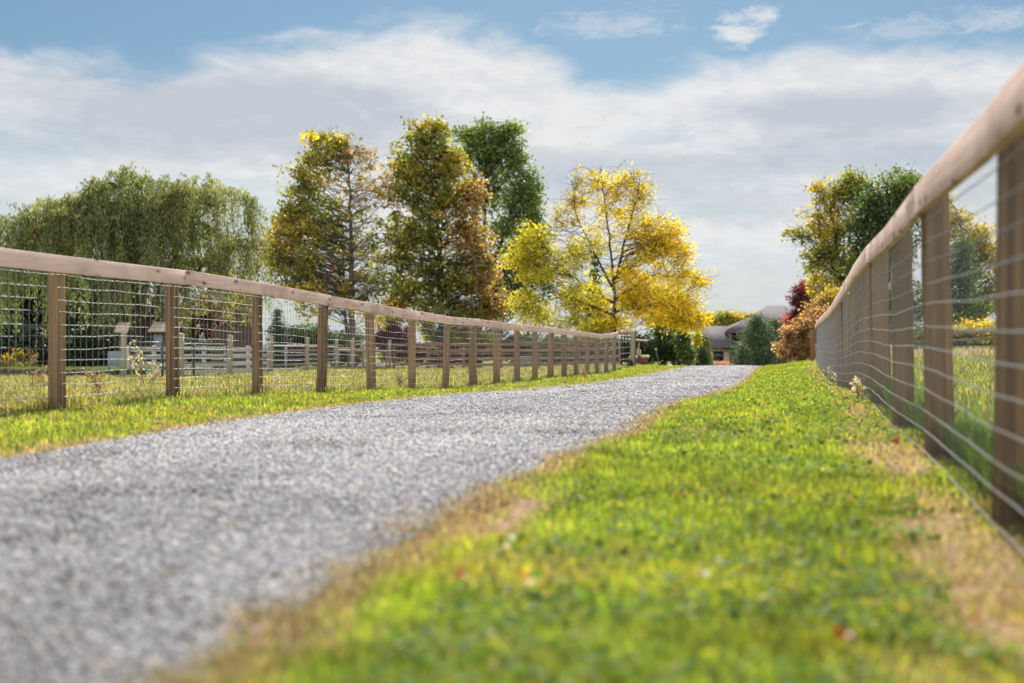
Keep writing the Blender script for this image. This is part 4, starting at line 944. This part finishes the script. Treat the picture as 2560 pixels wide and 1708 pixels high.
for i, (px, py, r, p, lab) in enumerate([(1780, 800, 24, 'gold', 'hazy golden tree left above the garage roof'), (1810, 795, 26, 'olive', 'olive-gold tree over the middle of the garage roof'), (1840, 800, 28, 'gold', 'golden tree against the sky left of the pine top'), (1868, 805, 22, 'gold', 'orange-gold tree touching the sloping house roof'), (1885, 795, 18, 'gold', 'small golden treetop just left of the pine')]):
    tree('far_tree', lab, 'tree', px, 290, [([(px, None), (px, py + 20), (px, py - 10)], .3, .06)], [(px, py, r, r * .6, 34, p), (px + 8, py + 18, r * 1.2, r * .6, 36, p), (px - 6, py + 40, r, r * .8, 24, 'olive')], 140 + i, leaf=(.42, .3), per=36, spread=.9, twig=1, group='golden trees behind the house', rbranch=.08)

# weeping willow
def willow():
    rg = np.random.default_rng(301); Y = 68.0; s = Y / F; px = 345; bx = (px - 1280) * s; base = G3(bx, Y)
    root = empty('weeping_willow', tuple(base), 'broad weeping willow behind the left fence with drooping strands', 'tree')
    L = lambda qx, qy, dy=0.0: np.array([(qx - 1280) * s - bx, dy, (854 - qy) * s + CAM - base[2]])
    tr = MB(); lead = []
    for tx, ty, dy, r in ((300, 470, 0, .2), (330, 455, 1, .20), (420, 520, -1.2, .24), (520, 520, 0, .17), (190, 590, .6, .17), (110, 600, -.6, .14), (40, 640, .3, .1), (580, 600, .8, .12)):
        e = L(tx, ty, dy); st = np.array([rg.normal() * .1, rg.normal() * .1, -.2]); k = np.array([e[0] * .22, e[1] * .3, e[2] * .62])
        f = bez(st, k, e, 9); tr.tube(f, np.linspace(r, .03, 9), 7); lead.append(f)
    tr.tube([(0, 0, -.3), (0, 0, .5), (.02, 0, 1.2)], [.46, .36, .30], 10)
    LPc = np.vstack([l[3:] for l in lead])
    domes = [(325, 500, 105, 62, 170), (505, 535, 130, 80, 210), (165, 585, 130, 85, 190), (50, 610, 75, 62, 100), (230, 560, 90, 70, 90), (405, 592, 120, 70, 130), (270, 590, 150, 90, 150), (600, 650, 50, 60, 50), (440, 640, 180, 70, 120), (100, 690, 120, 60, 70), (300, 690, 170, 70, 60), (340, 730, 110, 40, 60), (500, 700, 100, 50, 60), (650, 700, 26, 40, 12)]
    Vl, Cl = [], []
    for cx, cy, rx, ry, ns in domes:
        for _ in range(int(ns / 4.6)):
            a = rg.random() * 6.283; q = rg.random() ** .5; w = math.sqrt(max(0, 1 - q * q)) * (.70 + .48 * rg.random())
            p0 = L(cx + rx * q * math.cos(a), cy - ry * w * .98, rx * s * .8 * q * math.sin(a))
            k = int(np.argmin(np.linalg.norm(LPc - p0, axis=1))); st = LPc[k]
            tr.tube(bez(st, (st + p0) / 2 + np.array([0, 0, .3]), p0, 5), [.032, .026, .019, .013, .007], 3, False)
            out0 = np.array([math.cos(a) * q, math.sin(a) * q, 0]) + rg.normal(size=3) * .25; out0[2] = 0
            key = 'willowy' if (rg.random() < .18 + .28 * (p0[0] > 1.5)) else 'willow'; shade = .55 + .8 * rg.random()
            l0 = 1.0 + 2.2 * rg.random() + .8 * q
            for _k in range(6):
                p = p0 + rg.normal(size=3) * np.array([.22, .22, .12]); out = out0 + rg.normal(size=3) * np.array([.35, .35, 0])
                lng = l0 * (.6 + .6 * rg.random()); lng = min(lng, max(.5, p[2] - 1.4 - rg.random()))
                n = int(21 * lng) + 12; t = np.sort(rg.random(n))
                path = p + out * (.6 * (1 - (1 - t) ** 2))[:, None] * (.5 + .6 * rg.random()) + np.array([0, 0, 1.0]) * (.22 * np.sin(np.minimum(t * 2.6, 1) * 3.14) - lng * t ** 1.35)[:, None]
                path += (rg.normal(size=3) * np.array([.12, .12, 0]))[None] * t[:, None]
                if rg.random() < .4: tr.tube(path[:: max(1, n // 5)], .006, 3, False)
                jit = rg.normal(size=(n, 3)) * np.array([.085, .085, .05])
                ax = np.array([0, 0, -1.0]) + rg.normal(size=(n, 3)) * .35 + out * .2
                ls = .7 + .6 * rg.random(n); Vl.append(leaf_quads(rg, path + jit, ax, .165 * ls, .05 * ls))
                Cl.append(np.repeat(pick(rg, n, key) * shade, 4, 0))
    tr.build('trunk', M_BARK, root, True); V = np.concatenate(Vl).reshape(-1, 3)
    np_obj('crown', V, [np.arange(len(V)).reshape(-1, 4)], LEAF, root, np.concatenate(Cl))
willow()

# ------------------------------------------------------------------ small things in the garden behind the paddock
b = G3(*P(594, 900, 74)[:2]); ch = empty('brick_chimney', tuple(b), 'broad stepped brick chimney left of the blue spruce', 'chimney')
s74 = 74 / F; zt = lambda py: (854 - py) * s74 + CAM - b[2]
MB().box((0, 0, zt(818) / 2 - .1), (2.45, 1.0, zt(818) + .2)).build('hearth', M_BRICK, ch, bevel=.01)
MB().box((0, 0, (zt(818) + zt(738)) / 2 + .002), (1.22, .8, zt(738) - zt(818))).build('stack', M_BRICK, ch, bevel=.01)
MB().box((0, 0, zt(735)), (1.34, .92, .09)).box((0, 0, zt(735) + .085), (1.2, .8, .08)).build('cap', M_BRICK, ch, bevel=.01)
def roofed(name, label, cat, px0, px1, ytop, yeave, Y, wallmat, seed):
    s = Y / F; cx = (px0 + px1) / 2; b = onY(cx, Y); root = empty(name, tuple(b), label, cat); W = (px1 - px0) * s
    ze = (854 - yeave) * s + CAM - b[2]; zr = (854 - ytop) * s + CAM - b[2]; D = .5 if W < 1 else .8
    m = MB(); t = .05
    for sg in (-1, 1):
        q = [(-W / 2, sg * D, ze), (W / 2, sg * D, ze), (W * .44, 0, zr), (-W * .44, 0, zr)]
        q2 = [(x, y, z - t) for x, y, z in q]
        m.add(q + q2, [(0, 1, 2, 3), (7, 6, 5, 4), (0, 4, 5, 1), (1, 5, 6, 2), (2, 6, 7, 3), (3, 7, 4, 0)])
    o = m.build('roof', M_PALESHINGLE, root); fix_normals(o)
    w = MB().box((0, 0, ze / 2 - .06), (W * .8, D * 1.5, ze - .06)); w.build('wall', wallmat, root, bevel=.01)
    g = MB(); 
    for sx in (-1, 1): g.prism([(sx * W * .40, -D * .8, ze - .05), (sx * W * .40, D * .8, ze - .05), (sx * W * .40, 0, zr - .12)], (sx * .02, 0, 0))
    go = g.build('gable', wallmat, root); fix_normals(go)
    return root, W, ze, D
r1, W1, z1, D1 = roofed('garden_shelter', 'tiny pale-roofed dark shelter above the leftmost weathered post', 'shelter', 293, 328, 806, 829, 60, M_DARKPLANK, 1)
MB().box((0, -D1 * .75 - .012, z1 * .45), (W1 * .4, .02, z1 * .7)).build('door', M_TRIM, r1)
r2, W2, z2, D2 = roofed('chicken_coop', 'dark coop with a wider pale tan roof under the willow', 'coop', 381, 458, 805, 828, 61, M_DARKPLANK, 2)
MB().box((-W2 * .2, -D2 * .75 - .012, z2 * .72), (W2 * .3, .02, z2 * .4)).build('shutter', M_BLUEGREY, r2)
def garden_chair():
    b = onY(288, 50); root = empty('garden_chair', tuple(b), 'blue-grey garden chair left of the leftmost paddock post', 'chair', rz=.3)
    MB().box((0, 0, .42), (.5, .5, .04)).build('seat', M_BLUEGREY, root, bevel=.01); MB().box((0, .24, .68), (.5, .04, .46), M=None).build('backrest', M_BLUEGREY, root, bevel=.01)
    for sx in (-1, 1):
        for sy in (-1, 1): MB().box((sx * .21, sy * .21, .19), (.05, .05, .42)).build('leg', M_TUBE, root, bevel=.005)
garden_chair()
def clump(name, label, cat, px, Y, n, h, wd, cols, seed, rad, base_mat=GRASS, heads=None):
    rg = np.random.default_rng(seed); b = onY(px, Y); root = empty(name, tuple(b), label, cat)
    a = rg.random(n) * 6.283; r0 = rg.random(n) ** .5 * rad * .4; st = np.stack([np.cos(a) * r0, np.sin(a) * r0, 0 * a - .03], -1)
    hh = h * (.6 + .5 * rg.random(n)); lean = rad * (.4 + .8 * rg.random(n)); d = np.stack([np.cos(a), np.sin(a), 0 * a], -1); sd_ = np.stack([-np.sin(a), np.cos(a), 0 * a], -1)
    mid = st + d * (lean * .35)[:, None] + np.array([0, 0, 1]) * (hh * .7)[:, None]; tip = st + d * lean[:, None] + np.array([0, 0, 1]) * (hh * (.85 + .2 * rg.random(n)))[:, None]
    W = sd_ * wd / 2; V = np.stack([st - W, st + W, mid + W, mid - W, tip], 1).reshape(-1, 3); i = np.arange(n)[:, None] * 5
    c = mixpal(rg, n, cols, [1] * len(cols)); np_obj('blades', V, [i + np.array([[0, 1, 2, 3]]), i + np.array([[3, 2, 4]])], base_mat, root, np.repeat(c, 5, 0))
    if heads:
        k = rg.random(n) < heads[0]; t = tip[k]; m = len(t); reps = heads[3]
        cen = np.repeat(t, reps, 0) + rg.normal(size=(m * reps, 3)) * heads[2]; Vh = leaf_quads(rg, cen, rg.normal(size=(m * reps, 3)) + np.array([0, 0, .5]), np.full(m * reps, heads[4]), np.full(m * reps, heads[4] * .6))
        np_obj('flowers', Vh.reshape(-1, 3), [np.arange(m * reps * 4).reshape(-1, 4)], LEAF, root, np.repeat(mixpal(rg, m * reps, heads[1], [1] * len(heads[1])), 4, 0))
    return root
clump('daylily_clump', 'yellow and orange flowering clump at the left edge beyond the pasture', 'flowers', 22, 58, 150, .95, .05, [(.12, .16, .03), (.20, .20, .04), (.32, .22, .04)], 401, .75, heads=(.22, [(.6, .42, .02), (.5, .25, .03)], .06, 5, .1))
clump('daylily_clump', 'low orange grass clump right of the yellow flowers at the left edge', 'flowers', 62, 57, 130, .55, .05, [(.30, .18, .05), (.24, .18, .05), (.15, .17, .04)], 402, .6)
clump('fountain_grass', 'pink plumed ornamental grass before the house window', 'grass clump', 1806, 150, 160, 1.25, .10, [(.22, .22, .05), (.28, .25, .06)], 403, .8, heads=(.7, [(.48, .24, .19), (.40, .18, .15)], .14, 6, .2))
def earth_bank():
    m = MB(); xs = np.linspace(-40, 330, 40); rg = np.random.default_rng(5); V = []
    for px in xs:
        Y = 50.5 + .4 * rg.normal() * .3; p = onY(px, Y); h = .22 + .05 * rg.random()
        for dy, dz in ((-.25, -.05), (-.1, h), (.6, h + .02), (3.6, h + .05), (4.0, -.05)): V.append((p[0], Y + dy, float(ground(p[0], Y + dy)) + dz))
    n = len(xs); fs = [(i * 5 + k, (i + 1) * 5 + k, (i + 1) * 5 + k + 1, i * 5 + k + 1) for i in range(n - 1) for k in range(4)]
    o = np_obj('earth_bank', V, [np.array(fs)], M_SOIL); tag(o, kind='structure')
    xs2 = 9000; X = rg.uniform(-19.0, -13.2, xs2); Yg = rg.uniform(50.6, 54, xs2)
    B = blades('grass', X, Yg, np.full(xs2, .34) + .06 * rg.random(xs2), np.full(xs2, .03), mixpal(rg, xs2, [(.07, .15, .02), (.12, .2, .03)], (1, 1)), 'shaded green lawn on the bank under the dark shrubs', .25, 405)
earth_bank()
tr_b = onY(1322, 79); tw = empty('water_trough', tuple(tr_b), 'grey trough with a white rim behind the red-brown fence', 'trough')
MB().box((0, 0, .33), (1.35, .6, .62)).build('tank', M_BLUEGREY, tw, bevel=.04); MB().box((0, 0, .665), (1.44, .68, .045)).build('rim', M_PALESTONE, tw, bevel=.015)
def rock(px, Y, r, lab, seed):
    rg = np.random.default_rng(seed); b = onY(px, Y); V, Fs = [], []
    nu, nv = 9, 6
    for j in range(nv):
        for i in range(nu):
            th = i / nu * 6.283; ph = -.6 + j / (nv - 1) * 2.1; k = r * (.85 + .3 * rg.random())
            V.append((k * 1.25 * math.cos(ph) * math.cos(th), k * math.cos(ph) * math.sin(th), k * .85 * math.sin(ph)))
    for j in range(nv - 1):
        for i in range(nu): Fs.append((j * nu + i, j * nu + (i + 1) % nu, (j + 1) * nu + (i + 1) % nu, (j + 1) * nu + i))
    Fs.append(tuple((nv - 1) * nu + i for i in range(nu))); Fs.append(tuple(range(nu))[::-1])
    o = MB().add(V, Fs).build('rock', M_PALESTONE, None, True); o.location = tuple(b + np.array([0, 0, r * .3])); tag(o, lab, 'rock', 'pale rocks behind the red gate')
rock(912, 77.5, .34, 'larger whitish rock behind the red gate, just left of a near fence post', 1); rock(953, 78.5, .26, 'smaller whitish rock close to where the red-brown fence begins', 2)
mk = empty('marker_stake', tuple(onY(1645, 63)), 'thin leaning dark stake with a white top right of the golf cart', 'stake')
MB().tube([(.06, 0, -.1), (0, 0, .3), (-.09, 0, .72)], .03, 8).build('shaft', M_TUBE, mk, True); MB().tube([(-.088, 0, .715), (-.1, 0, .80)], .04, 8).build('cap', M_PALESTONE, mk, True)

# ------------------------------------------------------------------ golf cart
def golf_cart():
    Y = 86.0; b = onY(1571, Y); root = empty('golf_cart', tuple(b), 'charcoal golf cart with cream roof and seats parked behind the gate post', 'golf cart', rz=R(-6))
    # local: front towards -x
    prof = [(-1.15, .30), (-1.2, .55), (-1.05, .78), (-.72, .86), (-.6, .42), (.05, .42), (.1, .66), (.95, .70), (1.14, .62), (1.16, .36), (1.0, .28), (-1.0, .26)]
    m = MB(); m.prism([(x, -.56, z) for x, z in prof], (0, 1.12, 0)); o = m.build('body', M_CARTBODY, root, bevel=.03); fix_normals(o)
    for sx, sy in ((-.80, -.52), (-.80, .52), (.78, -.52), (.78, .52)):
        w = MB().tube([(sx, sy - .09, .23), (sx, sy + .09, .23)], .23, 18).build('wheel', M_BLACK, root)
        MB().tube([(sx, sy - .095, .23), (sx, sy + .095, .23)], .11, 12).build('rim', M_STEEL, w)
    MB().box((.30, 0, .76), (.55, 1.02, .16)).build('seat', M_CREAM, root, bevel=.05)
    MB().box((.58, 0, 1.06), (.14, 1.02, .50)).build('backrest', M_CREAM, root, bevel=.06)
    MB().box((.70, 0, 1.00), (.10, 1.0, .42)).build('rear_backrest', M_CREAM, root, bevel=.04)
    MB().box((1.02, 0, .80), (.52, 1.02, .17)).build('rear_seat', M_CREAM, root, bevel=.05)
    rm = MB(); rm.box((0, 0, 0), (2.35, 1.2, .10)); rf = rm.build('roof', M_CREAM, root, bevel=.045); rf.location = (.02, 0, 1.84); rf.rotation_euler = (0, R(4.5), 0)
    for sx, tx, zt_ in ((-.95, -.72, 1.90), (.66, .62, 1.80)):
        for sy in (-.53, .53): MB().tube([(sx, sy, .75), (tx, sy, zt_)], .022, 8).build('roof_strut', M_STEEL, root, True)
    for sy in (-.45, .45): MB().box((1.165, sy, .56), (.03, .16, .13)).build('tail_light', M_REDLAMP, root, bevel=.01)
    MB().box((.98, -.565, .56), (.26, .02, .13)).build('tail_light', M_REDLAMP, root, bevel=.008)
    sw = MB(); th = np.linspace(0, 6.283, 15); sw.tube([(-.42 + .10 * math.cos(a), .25 + .18 * math.sin(a), 1.05 + .14 * math.cos(a)) for a in th], .016, 6, False); sw.tube([(-.75, .25, .8), (-.42, .25, 1.05)], .02, 6); sw.build('steering_wheel', M_BLACK, root, True)
golf_cart()

# ------------------------------------------------------------------ house and car far down the lane
def house():
    Y0 = 200.0; s = Y0 / F; b = onY(1860, Y0); root = empty('house', tuple(b), 'two storey tan house with grey hip roofs beyond the end of the lane', 'house')
    X = lambda px: (px - 1860) * s; Zp = lambda py, Y=Y0: (854 - py) * Y / F + CAM - b[2]
    gz = -1.0
    MB().box(((X(1760) + X(1824)) / 2, 5, (gz + Zp(868)) / 2), (X(1824) - X(1760), 10, Zp(868) - gz)).build('wall', M_SIDING, root)
    # upper block wall
    MB().box(((X(1827) + X(2040)) / 2, 7.6, (gz + Zp(828)) / 2), (X(2040) - X(1827), 10, Zp(828) - gz)).build('wall', M_SIDING, root)
    def quadroof(name, q, parent=root, t=.15):
        q = np.array(q, float); n = len(q); m = MB(); q2 = q - np.array([0, 0, t])
        m.add(np.vstack([q, q2]), [tuple(range(n)), tuple(range(n, 2 * n))[::-1]] + [(i, n + i, n + (i + 1) % n, (i + 1) % n) for i in range(n)])
        o = m.build(name, M_SHINGLE, parent); fix_normals(o); return o
    def gable_roof(x0, x1, y0, y1, ze, zr):
        ym = (y0 + y1) / 2; m = MB(); P_ = [(x0, y0, ze), (x1, y0, ze), (x1 + .0, ym, zr), (x0 + .35, ym, zr), (x0, y1, ze), (x1, y1, ze), (x0, y0, ze - .25), (x1, y0, ze - .25), (x0, y1, ze - .25), (x1, y1, ze - .25)]
        m.add(P_, [(0, 1, 2, 3), (5, 4, 3, 2), (0, 3, 4), (1, 5, 2), (6, 7, 1, 0), (9, 8, 4, 5), (8, 6, 0, 4), (7, 9, 5, 1), (6, 8, 9, 7)]); o = m.build('roof', M_SHINGLE, root); fix_normals(o)
    def hip(x0, x1, y0, y1, ze, zr, rx0, rx1):
        ym = (y0 + y1) / 2; m = MB(); P_ = [(x0, y0, ze), (x1, y0, ze), (x1, y1, ze), (x0, y1, ze), (rx0, ym, zr), (rx1, ym, zr), (x0, y0, ze - .25), (x1, y0, ze - .25), (x1, y1, ze - .25), (x0, y1, ze - .25)]
        m.add(P_, [(0, 1, 5, 4), (2, 3, 4, 5), (3, 0, 4), (1, 2, 5), (6, 7, 1, 0), (7, 8, 2, 1), (8, 9, 3, 2), (9, 6, 0, 3), (9, 8, 7, 6)]); o = m.build('roof', M_SHINGLE, root); fix_normals(o)
    gable_roof(X(1754), X(1829), -.5, 10.5, Zp(868), Zp(815, 205))
    hip(X(1821), X(1975), 1.9, 13.5, Zp(829, 202), Zp(794, 207), X(1893), X(1925))
    hip(X(1890), X(2075), 6.0, 22.0, Zp(822, 206), Zp(764, 214), X(1962), X(2010))
    quadroof('porch_roof', [(X(1808), -1.2, Zp(868)), (X(1870), -1.2, Zp(868)), (X(1870), 2.7, Zp(856)), (X(1826), 2.7, Zp(856))])
    for px0, px1, y0, y1, yy in ((1784.5, 1808, 879, 901, -.0), (1837, 1860, 831, 852, 2.6), (1905, 1925, 834, 852, 2.6)):
        f = MB().box(((X(px0) + X(px1)) / 2, yy - .04, (Zp(y0) + Zp(y1)) / 2), (X(px1) - X(px0) + .12, .10, Zp(y0) - Zp(y1) + .12)).build('window', M_TRIM, root)
        MB().box(((X(px0) + X(px1)) / 2, yy - .10, (Zp(y0) + Zp(y1)) / 2), (X(px1) - X(px0), .04, Zp(y0) - Zp(y1))).build('pane', M_GLASS, f)
    MB().box((X(1822.5), -1.0, (gz + Zp(869)) / 2), (.22, .22, Zp(869) - gz)).build('porch_post', M_TRIM, root)
    MB().box((X(1845), 2.4, (gz + Zp(868)) / 2), (X(1868) - X(1826), .2, Zp(868) - gz)).build('entry', M_GLASS, root)
    MB().box(((X(1756) + X(1824)) / 2, -.62, Zp(868) - .16), (X(1824) - X(1756), .1, .16)).build('gutter', M_TRIM, root)
house()
def car():
    b = onY(1728, 128); root = empty('parked_car', tuple(b), 'grey car almost hidden beyond the crest of the lane', 'car', rz=R(8))
    m = MB(); m.prism([(x, -.85, z) for x, z in [(-2.1, .35), (-2.1, .8), (-1.2, .92), (1.3, .95), (2.1, .85), (2.1, .35)]], (0, 1.7, 0)); o = m.build('body', M_BLUEGREY, root, bevel=.08); fix_normals(o)
    m = MB(); m.prism([(x, -.72, z) for x, z in [(-1.15, .92), (-.5, 1.4), (.8, 1.42), (1.5, .96)]], (0, 1.44, 0)); o = m.build('cabin', M_GLASS, root, bevel=.06); fix_normals(o)
    MB().box((.15, 0, 1.43), (1.25, 1.36, .05)).build('roof', M_BLUEGREY, root, bevel=.02)
    for sx in (-1.3, 1.35):
        for sy in (-.8, .8): MB().tube([(sx, sy - .1, .32), (sx, sy + .1, .32)], .32, 16).build('wheel', M_BLACK, root)
car()

# ------------------------------------------------------------------ weeds and fallen leaves
def dry_weed(px, Y, h, label, seed, col_h, cat='weed', group='dry weeds', leafy=False):
    rg = np.random.default_rng(seed); X = (px - 1280) / F * Y; b = G3(X, Y); root = empty('dry_weed', tuple(b), label, cat, group)
    m = MB(); V, C = [], []
    for k in range(3 + int(rg.random() * 2)):
        hh = h * (1 if k == 0 else .45 + .4 * rg.random()); e = np.array([rg.normal() * .10 * hh * 2, rg.normal() * .1, hh]); st = np.array([rg.normal() * .02, rg.normal() * .02, -.02])
        f = bez(st, np.array([st[0], st[1], hh * .6]) + rg.normal(size=3) * .02, e, 7); m.tube(f, np.linspace(.0045, .002, 7), 4)
        n = int(46 * hh / h); t = .45 + .55 * rg.random(n) ** .8; ii = t * 6; i0 = np.clip(ii.astype(int), 0, 5); p = f[i0] + (f[i0 + 1] - f[i0]) * (ii - i0)[:, None] + rg.normal(size=(n, 3)) * .024
        V.append(leaf_quads(rg, p, rg.normal(size=(n, 3)) + np.array([0, 0, .4]), .03 + .02 * rg.random(n), .018 + .01 * rg.random(n))); C.append(np.repeat(mixpal(rg, n, col_h, [1] * len(col_h)), 4, 0))
    m.build('stem', M_BROWNPOST, root, True); V = np.concatenate(V).reshape(-1, 3); np_obj('seed_heads', V, [np.arange(len(V)).reshape(-1, 4)], LEAF, root, np.concatenate(C))
PALE = [(.48, .42, .32), (.36, .30, .2), (.5, .46, .38)]
BRN = [(.20, .13, .07), (.3, .22, .13)]
for i, (px, Y, h, lab, c) in enumerate([
    (357, 18.5, .74, 'tall dry weed with pale fluffy seed heads in the pasture, before the left blue gate', PALE), (381, 17.5, .42, 'short pale weed at the right foot of the tall pale weed', PALE),
    (92, 15.5, .48, 'brown dead weed left of the nearest left fence post', BRN), (250, 14, .30, 'small brown-green weed tuft between the first two left fence posts', BRN),
    (690, 20, .28, 'low straw coloured weed between the third and fourth left fence posts', PALE), (1001, 23.5, .32, 'bushy brown weed just left of the sixth left fence post', BRN), (770, 18.8, .16, 'small whitish weed at the foot of the fourth left post', PALE),
    (2062, 30, .30, 'pale seeded weed leaning on the far right fence', PALE), (2096, 21.5, .20, 'pale weed at the foot of the right fence, near its dip', PALE), (2075, 25.5, .36, 'dry weed against the right fence beyond the dip', PALE), (2148, 12.6, .2, 'small weed at the foot of the right fence before the dip', PALE), (1462, 34, .3, 'thin dark weed in the pasture behind the far left posts', BRN)]):
    dry_weed(px, Y, h, lab, 500 + i, c)
def fallen_leaf(px, py, size, c, lab, seed):
    Y = 3.0
    for _ in range(20):
        X = (px - 1280) / F * Y; gz = float(ground(X, Y)) + .075; Y = (CAM - gz) / ((py - 854) / F)
    rg = np.random.default_rng(seed); n = 12; V = []
    for k in range(n):
        a = k / n * 6.283; r = size * (.55 + .45 * abs(math.cos(a * 1.5))) * (.85 + .3 * rg.random()); V.append((r * math.cos(a), r * math.sin(a) * .75, .012 * math.sin(a * 2) + .15 * r))
    V.append((0, 0, .0)); V = np.array(V); Vb = V - np.array([0, 0, .0012]); m = MB()
    fs = [(k, (k + 1) % n, n) for k in range(n)] + [((k + 1) % n + n + 1, k + n + 1, 2 * n + 1) for k in range(n)]
    m.add(np.vstack([V, Vb]), fs, c); st = m; o = st.build('fallen_leaf', LEAF); o.location = (X, Y, gz); o.rotation_euler = (R(20), R(-10), rg.random() * 6)
    tag(o, lab, 'leaf', 'fallen leaves on the grass')
fallen_leaf(1320, 1448, .045, (.60, .40, .01), 'bright yellow fallen leaf on the near grass', 1)
fallen_leaf(1158, 1437, .016, (.45, .14, .06), 'small reddish fallen leaf on the grass left of the yellow leaf', 2)
fallen_leaf(1275, 1340, .022, (.45, .42, .36), 'pale whitish dead leaf in the grass near the gravel edge', 3)
fallen_leaf(2112, 1588, .019, (.35, .10, .05), 'rusty leaf low in the near grass right of centre', 4)
fallen_leaf(1760, 1432, .018, (.50, .45, .38), 'pale dead leaf in the middle of the near grass', 5)
fallen_leaf(2235, 1105, .028, (.42, .07, .05), 'red leaf at the foot of the right fence', 6)
